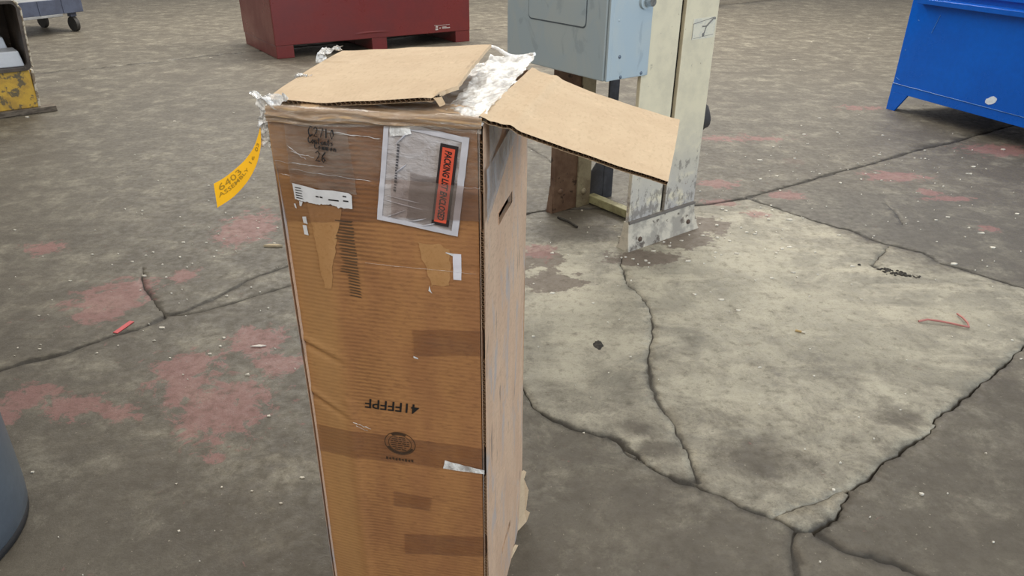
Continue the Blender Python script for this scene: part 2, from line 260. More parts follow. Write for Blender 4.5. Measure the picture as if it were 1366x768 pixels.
def build_floor():
    rng = random.Random(3)
    ext = {
        'J1': ([(-7.5, -3.0), (-5.0, -0.6), (-2.9, 1.25)], [(6.0, 7.4), (10, 10.6), (17, 16)]),
        'J2': ([(-17, -1.6), (-9, 4.4)], [(0, 11.3), (6, 15.9), (17, 24.5)]),
        'C6': ([], [(2.9, 2.3), (3.6, 1.6), (5.6, -0.8), (7.5, -3)]), 'C3': ([], [(2.40, 2.74), (2.50, 2.82)]),
        'C5': ([], [(1.3, 1.05), (2.0, .4), (4.4, -3)]), 'C4': ([], [(.66, 1.0), (.6, .3), (.5, -3)]),
        'C2': ([(-.56, 3.44), (-.3, 2.9)], [])}
    half = dict(J1=.0084, J2=.012, C1=.0038, C2=.0062, C3=.0042, C3b=.003, C4=.005, C5=.0048, C6=.005, J1b=.003, C7=.003, C8=.0034, C9=.003, C10=.004, C11=.0034)
    full = {'J1', 'J2', 'C1', 'C2', 'C3', 'C4', 'C5', 'C6'}
    pts, edges, efull, samples = [], [], [], []
    for nm, hw in half.items():
        pl = globals()[nm]; a, b = ext.get(nm, ([], [])); pl = a + list(pl) + b
        chain = []
        for (x0, y0), (x1, y1) in zip(pl[:-1], pl[1:]):
            L = math.hypot(x1-x0, y1-y0); near = abs(x0) < 4 and 0.6 < y0 < 6.5 and abs(x1) < 5
            st = .016 if near else .2; k = max(1, int(L/st))
            for i in range(k):
                f = i/k; x = x0+(x1-x0)*f; y = y0+(y1-y0)*f; nx, ny = -(y1-y0)/L, (x1-x0)/L
                j = (n3(x*22, y*22, len(nm)) * .010 + n3(x*70, y*70, 5) * .005) * (.55 if nm[0] == 'J' else 1.0)
                if near and 0 < i: x += nx*j; y += ny*j
                w = hw*(.55 + 1.5*max(0, .5+n3(x*9, y*9, 9)) ** 1.6) * (1 if near else 1.3)
                chain.append((x, y, w, nx, ny))
        chain.append((pl[-1][0], pl[-1][1], hw*.5, 0, 0))
        if nm not in full:
            m = len(chain)
            for i in range(m):
                q = min(1, (i+1)/(m*.25+1), (m-i)/(m*.25+1)); chain[i] = chain[i][:2] + (chain[i][2]*q,) + chain[i][3:]
        o = len(pts)
        for x, y, w, nx, ny in chain: pts.append((x, y)); samples.append((x, y, w))
        for i in range(len(chain)-1): edges.append((o+i, o+i+1)); efull.append(nm in full)
        for x, y, w, nx, ny in chain:
            if nx or ny:
                pts.append((x+nx*w, y+ny*w)); pts.append((x-nx*w, y-ny*w))
    kd = kdtree.KDTree(len(samples))
    for i, (x, y, w) in enumerate(samples): kd.insert((x, y, 0), i)
    kd.balance()
    X0, X1, Y0, Y1 = -16.0, 16.0, -2.5, 30.0
    def put(xs, ys, keep, jit):
        for y in ys:
            for x in xs:
                if not keep(x, y): continue
                px, py = x+rng.uniform(-jit, jit), y+rng.uniform(-jit, jit)
                _, i, d = kd.find((px, py, 0))
                if d > samples[i][2]*1.4+.006: pts.append((px, py))
    A = lambda x, y: -2.6 < x < 3.3 and .7 < y < 5.2
    Bq = lambda x, y: -7 < x < 7 and -.5 < y < 12.5
    put(np.arange(-2.6, 3.3, .036), np.arange(.7, 5.2, .036), A, .012)
    put(np.arange(-7, 7, .13), np.arange(-.5, 12.5, .13), lambda x, y: Bq(x, y) and not A(x, y), .03)
    put(np.arange(X0+.5, X1, .7), np.arange(Y0+.5, Y1, .7), lambda x, y: not Bq(x, y), .1)
    for k in range(33):
        f = k/33; pts.extend([(X0+(X1-X0)*f, Y0), (X1-(X1-X0)*f, Y1), (X0, Y1-(Y1-Y0)*f), (X1, Y0+(Y1-Y0)*f)])
    # keep the lines inside the floor's outline
    inb = lambda p: X0 <= p[0] <= X1 and Y0 <= p[1] <= Y1
    remap, P2 = {}, []
    for i, p in enumerate(pts):
        if inb(p): remap[i] = len(P2); P2.append(Vector(p))
    keepE = [(remap[a], remap[b], fl) for (a, b), fl in zip(edges, efull) if a in remap and b in remap]
    res = delaunay_2d_cdt(P2, [(a, b) for a, b, _ in keepE], [], 0, 1e-6)
    V, E_, F, oE = res[0], res[1], res[2], res[4]
    cut = {tuple(sorted(e)) for e, o in zip(E_, oE) if any(k < len(keepE) and keepE[k][2] for k in o)}
    VA = np.array([(v.x, v.y) for v in V])
    # slabs = pieces that remain when the joints and through cracks are cut
    adj = {}
    for fi, f in enumerate(F):
        for a, b in zip(f, f[1:]+f[:1] if isinstance(f, list) else f[1:]+f[:1]):
            adj.setdefault((min(a, b), max(a, b)), []).append(fi)
    nb = [[] for _ in F]
    for e, fl in adj.items():
        if e not in cut and len(fl) == 2: nb[fl[0]].append(fl[1]); nb[fl[1]].append(fl[0])
    comp = [-1]*len(F); k = 0
    for s in range(len(F)):
        if comp[s] >= 0: continue
        st = [s]; comp[s] = k
        while st:
            q = st.pop()
            for r in nb[q]:
                if comp[r] < 0: comp[r] = k; st.append(r)
        k += 1
    cnt = np.bincount(comp); main = [i for i in range(k) if cnt[i] > 150]
    # heights and wear
    Z = np.zeros(len(VA)); CR = np.zeros(len(VA))
    for i, (x, y) in enumerate(VA):
        _, s, d = kd.find((x, y, 0)); w = samples[s][2]
        lf = n3(x*.9, y*.9, 2)*.003 + n3(x*4, y*4, 3)*.0012
        Z[i] = lf - (.016 + .004*n3(x*12, y*12))*max(0, 1-d/(w+1e-5))
        CR[i] = min(1, max(0, 1-d/(w*1.1+1e-5))*1.1 + .6*math.exp(-(d/.013)**1.1)*(w/.006))
    M = {}
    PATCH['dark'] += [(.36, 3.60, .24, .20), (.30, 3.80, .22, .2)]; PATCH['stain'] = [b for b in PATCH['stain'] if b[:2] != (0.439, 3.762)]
    for nm, bl in PATCH.items():
        m = np.zeros(len(VA))
        for cx, cy, rx, ry in bl:
            m = np.maximum(m, np.exp(-(((VA[:, 0]-cx)/rx)**2 + ((VA[:, 1]-cy)/ry)**2)*.75))
        M[nm] = m
    # greasy slabs keep a film; at the front left it also paints in fading light
    tone = {}
    for c in main:
        ctr = VA[[i for fi in range(len(F)) if comp[fi] == c for i in F[fi]]].mean(0); tone[c] = ctr
    base = obj_floor = MB().box(X0, X1, Y0, Y1, -.16, -.035).build('floor', plain('packed_subbase', srgb(40, 37, 33), .95))
    tag(base, kind='structure')
    mat = slab_material(); comp = np.array(comp)
    probe = {'right_grey': (2.3, 3.6), 'front_left': (0.3, 1.6), 'front_mid': (.85, 1.25), 'mid': (1.1, 2.4), 'front_right': (1.7, 1.8)}
    owner = {}
    def find_face(p):
        best = None
        cen = np.array([VA[list(f)].mean(0) for f in F]) if not hasattr(find_face, 'c') else find_face.c
        find_face.c = cen
        return comp[int(np.argmin(((cen-np.array(p))**2).sum(1)))]
    owner = {nm: find_face(p) for nm, p in probe.items()}
    for c in main:
        fidx = np.nonzero(comp == c)[0]; used = sorted({i for fi in fidx for i in F[fi]}); mp = {g: l for l, g in enumerate(used)}
        me = bpy.data.meshes.new('slab')
        fs = []
        for fi in fidx:
            f = [mp[i] for i in F[fi]]; a, b, d = (VA[used[f[0]]], VA[used[f[1]]], VA[used[f[2]]])
            if (b[0]-a[0])*(d[1]-a[1]) - (b[1]-a[1])*(d[0]-a[0]) < 0: f = f[::-1]
            fs.append(f)
        me.from_pydata([(VA[i, 0], VA[i, 1], Z[i]) for i in used], [], fs)
        me.polygons.foreach_set('use_smooth', [True]*len(fs))
        u = np.array(used); one = np.ones(len(u))
        oil = np.zeros(len(u)); dk = M['dark'][u].copy()
        xy = VA[u]
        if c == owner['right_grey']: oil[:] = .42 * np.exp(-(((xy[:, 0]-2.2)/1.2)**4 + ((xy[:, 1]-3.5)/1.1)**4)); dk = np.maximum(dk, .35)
        if c == owner['front_left']: dk = np.maximum(dk, .98*np.exp(-np.maximum(0, (xy[:, 1]-1.25)/.90)**2))  # film deepens towards the camera, lamp fall-off painted into the dirt
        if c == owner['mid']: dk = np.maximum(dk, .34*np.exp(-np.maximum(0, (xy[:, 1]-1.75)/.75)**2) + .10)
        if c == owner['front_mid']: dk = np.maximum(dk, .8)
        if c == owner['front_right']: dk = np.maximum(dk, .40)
        for nm, data in (('wear_shade', np.stack([M['paint'][u], dk, M['light'][u], one], 1)), ('grime', np.stack([CR[u], M['stain'][u], oil, one], 1))):
            at = me.attributes.new(nm, 'FLOAT_COLOR', 'POINT'); at.data.foreach_set('color', data.astype(np.float32).ravel())
        me.materials.append(mat); o = bpy.data.objects.new('slab', me); COL.objects.link(o); o.parent = base
    return base
floor = build_floor()

# ---------------------------------------------------------------- materials of the objects
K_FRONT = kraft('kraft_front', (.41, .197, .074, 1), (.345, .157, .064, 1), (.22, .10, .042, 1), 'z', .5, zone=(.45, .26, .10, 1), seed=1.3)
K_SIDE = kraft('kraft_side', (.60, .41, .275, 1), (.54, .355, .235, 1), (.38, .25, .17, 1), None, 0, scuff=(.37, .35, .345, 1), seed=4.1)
K_IN = kraft('kraft_inner', (.59, .445, .29, 1), (.55, .405, .26, 1), (.46, .33, .205, 1), None, 0, seed=8.0, rough=.7)
K_TOP = kraft('kraft_top', (.45, .27, .13, 1), (.36, .21, .10, 1), (.24, .13, .06, 1), 'x', .25, seed=2.2)
K_GAP_SHADE = plain('flute_gap_shade', (.03, .018, .01, 1), .9)  # near black paints in the shade inside the hollow board
K_FLUTE = plain('kraft_flute', (.27, .165, .09, 1), .85)
TAPE_BROWN = film('packing_tape_film', (.955, .92, .90, 1), .05, (.36, .27, .21, 1), .16, .16, .25, 30, (1, 1, 3))
TAPE_GREY = film('scuffed_tape_film', (.93, .90, .88, 1), .16, (.56, .47, .39, 1), .22, .2, .6, 45, (1, 1, 2.5))
TAPE_CLEAR = film('crinkled_clear_film', (.96, .95, .93, 1), .92, (.90, .89, .87, 1), .2, .35, 1.0, 70, (1, .6, 1))
INK = plain('black_ink', (.012, .010, .009, 1), .6)
INK_SOFT = plain('faded_ink', (.10, .055, .025, 1), .7)
STAMP = plain('stamp_ink', (.055, .028, .012, 1), .7)
PAPER = plain('white_paper', (.70, .69, .69, 1), .55, var=.12, scale=60)

# ---------------------------------------------------------------- the tall cardboard carton
W, D, HT = .355, .415, 1.216
CA = R(-10.5); BX0 = Vector((-.046 - W*cos(CA), 1.10 - W*sin(CA), 0))
box = empty('cardboard_carton', BX0, CA)
tag(box, 'tall worn brown corrugated cardboard carton standing on end with its two top flaps open', 'box')
G = lambda d, w: math.exp(-(d/w)**2)
def dent(s, t):
    """how far the front panel sinks inwards (metres) at s across, t up"""
    d = .009*max(0, (.082-s)/.082)**1.2 * (1 if t < 1.02 else max(0, 1-(t-1.02)/.12))
    d += .0022*n3(s*7, t*3.2, 1) + .0010*n3(s*22, t*9, 4)
    if s < .10:
        l1 = .772 - (s-.006)*.40; l2 = .656 - (s-.006)*.57
        d += .0065*G(t-l1, .006)*(1-s/.10) - .0040*G(t-l1-.013, .008)*(1-s/.10)
        d += .0060*G(t-l2, .006)*(1-s/.10) - .0036*G(t-l2-.012, .008)*(1-s/.10)
    d += .0016*G(t-.962-.006*math.sin(s*20), .006)*(s > .13) + .0011*G(t-1.11, .005) - .0012*G(t-1.10, .005)
    d += .0015*G(t-.30, .02)*n3(s*9, 3) - .002*G(s-.085, .012)*(t < .66)
    return d + .004*max(0, t-1.19)/.026*(.5+n3(s*14, 2))
def FP(s, t, off=0.0): return (s, dent(s, t) - off, t)
def quadpatch(mb, q, off, nu, nv, rag=0.0, wr=0.0, fn=FP, seed=0.0):
    """bilinear patch between four (s,t) corners, laid on the panel"""
    (a, b, c, d) = [Vector(p) for p in q]
    def f(u, v):
        p = (a*(1-u)+b*u)*(1-v) + (d*(1-u)+c*u)*v
        if rag and (v in (0, 1) or u in (0, 1)): p = p + Vector((n3(p.x*60, p.y*60, seed), n3(p.x*60, p.y*60, seed+5)))*rag
        e = abs(n3(p.x*25+seed, p.y*40, seed))*wr + abs(n3(p.x*70, p.y*90+seed, seed))*wr*.5
        return fn(p.x, p.y, off+e)
    return mb.grid(f, nu, nv)
def lettering(text, o, ex, ey, off, mat, parent, bold=0.0, shear=0.0, fn=FP, name='printed_lettering', mb=None):
    vs, fs = glyphs(text, bold, shear); o, ex, ey = Vector(o), Vector(ex), Vector(ey); P = [o + ex*float(v[0]) + ey*float(v[1]) for v in vs]
    m = mb or MB(); m.add([fn(p.x, p.y, off) for p in P], fs)
    return m if mb else m.build(name, mat, parent)

# panels: front stops short of the corner where the side panel's raw edge shows
TH = .0048
TS = .0070
SE = W - TS - .0024
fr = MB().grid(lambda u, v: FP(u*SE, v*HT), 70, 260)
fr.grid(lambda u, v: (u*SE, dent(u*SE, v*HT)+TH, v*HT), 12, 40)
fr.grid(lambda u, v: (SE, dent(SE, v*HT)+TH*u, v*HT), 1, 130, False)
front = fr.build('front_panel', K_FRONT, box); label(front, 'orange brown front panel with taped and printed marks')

def side_sheet(x_out, x_in, holes):
    ss = sorted({0.0, D, *[h[0] for h in holes], *[h[1] for h in holes], *np.linspace(0, D, 13)[1:-1]})
    zs = sorted({0.0, HT, *[h[2] for h in holes], *[h[3] for h in holes], *np.linspace(0, HT, 61)[1:-1]})
    mb = MB(); nu = len(ss)
    bulge = lambda s, z: .003*n3(s*5, z*2.5, 11) + .0035*math.sin(pi*s/D)*math.sin(pi*z/HT)
    def inside(i, j):
        s, z = (ss[i]+ss[i+1])/2, (zs[j]+zs[j+1])/2
        return any(h[0] < s < h[1] and h[2] < z < h[3] for h in holes)
    for x, flip in ((x_out, 1), (x_in, -1)):
        vs = [(x + (bulge(s, z) if abs(x_out) > .1 else -bulge(s, z)), s, z) for z in zs for s in ss]
        mb.add(vs, [(j*nu+i, j*nu+i+1, (j+1)*nu+i+1, (j+1)*nu+i) for j in range(len(zs)-1) for i in range(nu-1) if not inside(i, j)], True)
    for a, b, c, d in holes:
        e = bulge((a+b)/2, (c+d)/2)
        for (p, q) in (((a, c), (b, c)), ((b, c), (b, d)), ((b, d), (a, d)), ((a, d), (a, c))):
            mb.add([(x_out+e, *p), (x_out+e, *q), (x_in+e, *q), (x_in+e, *p)], [(0, 1, 2, 3)])
    for s in (D,):
        mb.add([(x_out, s, 0), (x_in, s, 0), (x_in, s, HT), (x_out, s, HT)], [(0, 1, 2, 3)])
    return mb
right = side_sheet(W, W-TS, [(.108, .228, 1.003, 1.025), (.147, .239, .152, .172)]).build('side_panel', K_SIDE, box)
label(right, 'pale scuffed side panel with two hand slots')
core = MB().box(W-TS+.0005, W-.0005, .014, .016, 0, HT).build('panel_gap_shade', K_GAP_SHADE, box)
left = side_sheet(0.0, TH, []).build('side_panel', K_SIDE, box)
bk = MB().grid(lambda u, v: (u*W, D + .0015*n3(u*3, v*4, 8), v*HT), 8, 24); bk.grid(lambda u, v: (u*W, D-TH, v*HT), 4, 10)
bk.build('back_panel', K_SIDE, box)
MB().box(TH, W-TH, TH, D-TH, .004, .010).build('bottom_flap', K_TOP, box)
# raw corrugated edge running up the front right corner, broken where tape covers it
def flute_edge(path_fn, L, pitch, half, depth_vec, mb):
    n = int(L/pitch*7); vs = []
    for i in range(n+1):
        p, nrm = path_fn(i/n); p = Vector(p) + Vector(nrm)*half*math.sin(2*pi*i/7); vs += [p, p+Vector(depth_vec)]
    mb.add(vs, [(2*i, 2*i+1, 2*i+3, 2*i+2) for i in range(n)], True); return mb
fl = MB(); liner = MB()
for z0, z1 in ((0.0, .30), (.36, .515), (.59, .785), (.85, 1.035), (1.10, 1.185)):
    flute_edge(lambda f: ((W-TS/2, -.0004, z0+(z1-z0)*f), (1, 0, 0)), z1-z0, .0085, TS*.40, (0, .013, 0), fl)
fl.build('corrugated_core', K_FLUTE, box)
for x in (W-TS-.0002, W-.0006): liner.box(x, x+.0008, -.0006, .015, 0, HT-.012)
liner.build('liner_edge', K_SIDE, box)

# inner top flaps closed under the open ones
tp = MB()
tp.grid(lambda u, v: (.004+u*(W-.008), .002+v*.21, HT-.004 - .010*math.sin(pi*min(1, v*1.1)) + .002*n3(u*6, v*5, 3)), 22, 14)
tp.build('top_flap', K_TOP, box)
tp = MB().grid(lambda u, v: (.004+u*(W-.008), D-.002-v*.20, HT-.005 - .008*math.sin(pi*min(1, v*1.1)) + .002*n3(u*6, v*5, 13)), 22, 14)
tp.build('top_flap', K_TOP, box)

def open_flap(name, corners, lab, sag, ragged, front_amp):
    A, Bc, Cc, Dc = [Vector(p) for p in corners]     # hinge front, hinge rear, free rear, free front
    nrm = (Dc-A).cross(Bc-A).normalized()
    th = .0062
    def P(u, v):
        p = (A*(1-u)+Dc*u)*(1-v) + (Bc*(1-u)+Cc*u)*v
        p = p + nrm*sag(u, v)
        return p + ragged(u, v)
    root = MB()
    nu, nv = 60, 44
    root.grid(lambda u, v: P(u, v), nu, nv); root.grid(lambda u, v: P(u, v)-nrm*th, nu, nv)
    for fn in (lambda u, v: P(1, u)-nrm*th*v, lambda u, v: P(u, 1)-nrm*th*v, lambda u, v: P(0, u)-nrm*th*v): root.grid(fn, nu, 1)
    o = root.build(name, K_IN, box); label(o, lab)
    dv = (Bc-A).normalized()
    c = MB().grid(lambda u, v: P(u, .03)-nrm*th*v, nu, 1); c.build('flap_gap_shade', K_GAP_SHADE, o)
    L = (Dc-A).length
    def path(f):
        p = P(min(f, 1), 0); return p - nrm*th*.5, nrm
    flute_edge(path, L, .0082, th*.42, dv*.010, MB()).build('corrugated_core', K_FLUTE, o)
    return o, P, nrm
zero = lambda u, v: Vector((0, 0, 0))
def sag_r(u, v): return .004*G(u-.17, .03) - .006*math.sin(pi*u)*(.4+.6*v) + .0012*n3(u*6, v*6, 3) + .010*math.sin(pi*v)*u*.4 - .002*G(u-.06, .02)
open_flap('open_flap', [(W-.006, -.001, HT+.008), (W+.014, .372, HT+.013), (W+.305, .350, 1.148), (W+.283, -.015, 1.1455)],
          'pale brown open flap sloping down to the right', sag_r, zero, 0)
def sag_l(u, v): return -.007*math.sin(pi*u)*(1-v) + .004*math.sin(pi*v)*(1-u) - .002*G(u-.30, .1)*(1-v) + .0022*n3(u*5, v*4, 17) - .006*G(u-.93, .06)*G(v, .12)
def rag_l(u, v):
    if u > .86 and v < .14:
        k = (u-.86)/.14 * (1-v/.14); return Vector((-.030*k + .006*n3(u*60, v*60, 2)*k, .024*k + .006*n3(u*50, v*70, 6)*k, -.002*k))
    if u > .98: return Vector((-.004*math.sin(pi*v) - .004*abs(n3(v*9, 4)), 0, 0))
    return Vector((0, 0, 0))
lf, LP, LN = open_flap('open_flap', [(-.008, .018, HT+.011), (-.024, .380, HT+.028), (.284, .389, HT+.050), (.303, .022, HT+.033)],
          'pale brown torn open flap folded back over the top', sag_l, rag_l, 0)
t = MB(); c = LP(.93, 0.0)
t.add([c, c+Vector((.014, .001, .002)), c+Vector((.021, -.004, -.008)), c+Vector((.012, -.006, -.012)), c+Vector((.006, -.003, -.005))], [(0, 1, 2, 3, 4)])
t.build('torn_liner', K_IN, lf)

# ---- tape
def tape_front(q, off, mat, name='packing_tape', nu=24, nv=6, rag=.0015, wr=.0006, seed=0.0, lab=None):
    o = quadpatch(MB(), q, off, nu, nv, rag, wr, FP, seed).build(name, mat, box)
    if lab: label(o, lab)
    return o
tape_front([(.004, 1.022), (.350, 1.055), (.350, 1.112), (.004, 1.118)], .0022, TAPE_BROWN, seed=1, nu=40)
tape_front([(.002, 1.110), (.350, 1.112), (.350, 1.196), (.002, 1.200)], .0016, TAPE_GREY, seed=2, nu=44, nv=12, wr=.0022)
tape_front([(.026, 1.094), (.142, 1.083), (.135, 1.19), (.030, 1.195)], .0026, TAPE_GREY, seed=3, nv=12, wr=.0022)
tape_front([(.004, .520), (.351, .524), (.351, .586), (.010, .588)], .0010, TAPE_BROWN, seed=4, nu=40)
tape_front([(.222, .780), (.351, .796), (.351, .848), (.222, .836)], .0010, TAPE_BROWN, seed=5)
tape_front([(.174, .272), (.351, .300), (.351, .356), (.176, .330)], .0010, TAPE_BROWN, seed=6)
tape_front([(.158, .405), (.236, .405), (.240, .440), (.160, .446)], .0012, TAPE_BROWN, seed=7, wr=.0025)
tape_front([(.268, .523), (.351, .523), (.351, .534), (.272, .545)], .0020, TAPE_CLEAR, seed=8, wr=.0012, lab='shiny lifted tape end')
# crushed, layered rim along the front of the top, taped over
K_RIM = kraft('kraft_rim', (.54, .37, .21, 1), (.46, .29, .15, 1), (.26, .15, .07, 1), 'z', .3, seed=5.5, stretch=(2, 2, 30))
def rim(off, k):
    def f(u, v):
        s = .001 + u*(W-.002)
        top = HT + .002 + .004*n3(s*9, 1, k); t0 = 1.198 + .004*n3(s*12, 2, k) + .006*u*(k == 0) - .004*G(u-.2, .1)
        if v < .55: tt = t0 + (top-t0)*v/.55; y = -.003 - .003*math.sin(pi*v/.55)
        else: tt = top + .001; y = -.003 + (v-.55)/.45*.075
        fold = abs(((v*3.6 + .9*n3(s*11, 4, k) + u*.8) % 1) - .5)*2
        w = .0034*fold**1.6 + .0022*n3(s*38, v*14, 22+k)
        return (s, dent(s, min(tt, HT)) + y - w*(v < .62) - off, tt + w*.55*(v > .3) + off*(v > .5))
    return f
MB().grid(rim(.0005, 0), 120, 34).build('crushed_rim', K_RIM, box)
MB().grid(rim(.0024, 3), 120, 30).build('rim_tape', film('rim_tape_film', (.95, .93, .90, 1), .13, (.72, .65, .56, 1), .14, .35, .7, 50, (1, 1, 4)), box)
# broad crinkled clear tape over the right half of the top
def clear_top(u, v):
    y = -.006 + v*(D+.037); s = .288 + u*(.068 + .006*v) - .02*v*(1-u)
    w = .0035*n3(s*42, y*30, 31) + .0045*n3(s*20, y*13, 32) + .0018*n3(s*110, y*80, 33)
    z = HT + .004 + abs(w)*1.6 + .014*max(0, v-.45) + .010*max(0, u-.55)*(v > .05)
    if v < .05: z -= (.05-v)/.05*.010
    if v > .97: z += .006
    ed = .005*n3(y*40, u*3, 34)*(u < .02 or u > .98) + .006*n3(s*60, 7)*(v > .98)
    return (s+ed, y+ed, z)
MB().grid(clear_top, 40, 150).build('clear_tape', TAPE_CLEAR, box)
def clear_top2(u, v):
    y = .02 + v*.41; s = .205 + u*.10; w = .0030*n3(s*30, y*22, 41)
    return (s, y, HT+.001+abs(w)+.012*max(0, v-.6))
MB().grid(clear_top2, 20, 60).build('clear_tape', film('flat_clear_film', (.93, .91, .88, 1), .3, (.7, .66, .6, 1), .2, .4, .5, 40), box)
# film roll along the rear edge, seen past the flap
m = MB(); rp = [(.250+.11*f, .452 + .010*math.sin(f*9), HT+.026+.008*math.sin(f*5+1)) for f in np.linspace(0, 1, 24)]
m.tube(rp, .004, 7, [.0035+.002*abs(n3(i*.5, 3)) for i in range(24)]); m.build('curled_tape_edge', TAPE_CLEAR, box)
# crumpled tape tail at the left front corner
def crumple(name, path, w, seed):
    def f(u, v):
        i = u*(len(path)-1); k = min(int(i), len(path)-2); p = Vector(path[k]).lerp(Vector(path[k+1]), i-k)
        q = Vector((n3(u*9, v*3, seed), n3(u*8, v*4, seed+3), n3(u*10, v*3, seed+6)))*.008
        return p + q + Vector(((v-.5)*w*.9, (v-.5)*w*.5*math.sin(u*7), (v-.5)*w*.7*cos(u*6)))
    MB().grid(f, 36, 8).build(name, TAPE_CLEAR, box)
crumple('tape_tail', [(.03, .0, 1.226), (.004, .004, 1.236), (-.016, .008, 1.236), (-.014, .01, 1.222), (-.006, .006, 1.206), (-.004, .004, 1.196)], .026, 3)
crumple('tape_tail', [(-.003, .006, 1.212), (-.010, .008, 1.200), (-.016, .008, 1.184), (-.020, .010, 1.168), (-.010, .010, 1.157)], .016, 12)
crumple('tape_tail', [(-.004, .004, 1.20), (-.003, .014, 1.18), (-.004, .012, 1.16), (-.002, .010, 1.15)], .012, 22)
crumple('tape_tail', [(-.004, .15, 1.224), (-.014, .15, 1.235), (-.006, .155, 1.238), (.004, .155, 1.236)], .013, 33)
crumple('tape_tail', [(-.018, .285, 1.226), (-.034, .295, 1.240), (-.030, .30, 1.254), (-.012, .30, 1.262), (.006, .30, 1.262)], .015, 44)
# tape strips going over to the side panel
def SP(y, z, off=0.0): return (W + .0045 + off, y, z)
def tape_side(q, mat, seed): quadpatch(MB(), q, .0004, 10, 10, .002, .0012, SP, seed).build('packing_tape', mat, box)
TAPE_SIDE = film('side_tape_film', (.78, .78, .80, 1), .55, (.36, .36, .375, 1), .25, .2, .5, 35, (1, 2, 1))
tape_side([(.001, 1.050), (.04, 1.062), (.38, 1.17), (.001, 1.14)], TAPE_SIDE, 51)
tape_side([(.02, 1.14), (.12, 1.17), (.12, HT-.012), (.02, HT-.010)], TAPE_SIDE, 52)
# torn lower rear corner of the side panel
sh = MB()
for (y, z, l, h) in ((.405, .02, .020, .16), (.412, .145, .012, .035), (.40, .0, .026, .06), (.30, .0, .012, .02)):
    sh.add([(W, y-.03, z), (W+l*.7, y+.004, z+.005), (W+l, y+.012, z+h*.55), (W+l*.4, y+.008, z+h*.8), (W, y-.01, z+h)], [(0, 1, 2, 3, 4)])
    sh.add([(W-.003, y-.03, z), (W-.003, y-.01, z+h), (W, y-.01, z+h), (W, y-.03, z)], [(0, 1, 2, 3)])
sh.build('torn_liner', K_IN, box)

# ---- packing list pouch
pq = [(.174, 1.044), (.311, 1.024), (.3345, 1.190), (.199, 1.211)]
POUCH = NT('pouch_plastic')
pn = POUCH.noise(22, 5, .6, POUCH.mapped((1, 1, 1.8)), .8); pn2 = POUCH.noise(60, 4, .6, POUCH.mapped((1, 1, 2.4)), .5)
POUCH.bump(POUCH.math('ADD', pn, POUCH.math('MULTIPLY', pn2, .6)), .55, .006)
POUCH = POUCH.set(Base_Color=POUCH.mix(POUCH.ramp(pn, .4, .65), srgb(176, 168, 166), srgb(198, 193, 194)), Roughness=.22, Specular_IOR_Level=.6)
def PQ(u, v): a, b, c, d = [Vector(p) for p in pq]; return (a*(1-u)+b*u)*(1-v)+(d*(1-u)+c*u)*v
pouch = quadpatch(MB(), pq, .0028, 40, 44, .0012, .0014, FP, 61).build('packing_list_pouch', POUCH, box)
label(pouch, 'crumpled clear packing list pouch with an orange red title strip')
rim_m = plain('pouch_seam', srgb(208, 206, 212), .3)
for (u0, u1, v0, v1) in ((.0, .06, 0, 1), (.92, 1, 0, 1), (.06, .92, 0, .045), (.06, .92, .95, 1)):
    quadpatch(MB(), [PQ(u0, v0), PQ(u1, v0), PQ(u1, v1), PQ(u0, v1)], .0046, 12, 30, .0006, .0008, FP, 63).build('pouch_seam', rim_m, pouch)
quadpatch(MB(), [PQ(.36, .07), PQ(.92, .06), PQ(.92, .55), PQ(.36, .55)], .0050, 14, 14, .001, .001, FP, 64).build('folded_slip', film('slip_tint', (.80, .77, .76, 1), .15, (.5, .45, .43, 1), .2, .2, .4), pouch)  # darker film over the lower right, where tape overlaps
quadpatch(MB(), [PQ(.08, .86), PQ(.33, .92), PQ(.30, .985), PQ(.07, .99)], .0052, 14, 6, .002, .003, FP, 65).build('wrinkled_film', TAPE_CLEAR, pouch)
for k, (u0, v0, u1, v1) in enumerate(((.08, .22, .55, .20), (.10, .27, .5, .26), (.12, .05, .34, .16), (.4, .05, .6, .12), (.55, .03, .74, .10), (.18, .52, .3, .62), (.16, .8, .3, .95))):
    a, b = PQ(u0, v0), PQ(u1, v1)
    MB().tube([FP(*(a.lerp(b, f)), .0050+.0012*math.sin(pi*f)) for f in np.linspace(0, 1, 8)], .0008, 5, [.0003+.0009*math.sin(pi*f) for f in np.linspace(0, 1, 8)]).build('film_crease', rim_m, pouch)
strip_q = [(.2675, 1.044), (.2965, 1.040), (.3175, 1.176), (.2885, 1.180)]
RED = plain('orange_red_print', srgb(226, 92, 66), .35, var=.08)
quadpatch(MB(), strip_q, .0062, 8, 24, 0, 0).build('title_border', plain('black_border', (.03, .02, .02, 1), .4), pouch)
def SQ(u, v): a, b, c, d = [Vector(p) for p in strip_q]; return (a*(1-u)+b*u)*(1-v)+(d*(1-u)+c*u)*v
strip = quadpatch(MB(), [SQ(.14, .04), SQ(.84, .04), SQ(.84, .96), SQ(.14, .96)], .0066, 8, 24, 0, 0).build('title_strip', RED, pouch)
lettering('PACKING LIST ENCLOSED', SQ(.30, .93), SQ(.30, .07)-SQ(.30, .93), SQ(.70, .93)-SQ(.30, .93), .0070, INK, pouch, bold=.03, shear=.22)
# small unreadable print line along the pouch's left side
m = MB(); y = .80
while y > .34:
    L = random.uniform(.010, .03); quadpatch(m, [PQ(.175, y-L), PQ(.205, y-L), PQ(.205, y), PQ(.175, y)], .0056, 1, 1); y -= L+.012
m.build('fine_print', plain('grey_ink', (.08, .075, .08, 1), .5), pouch)
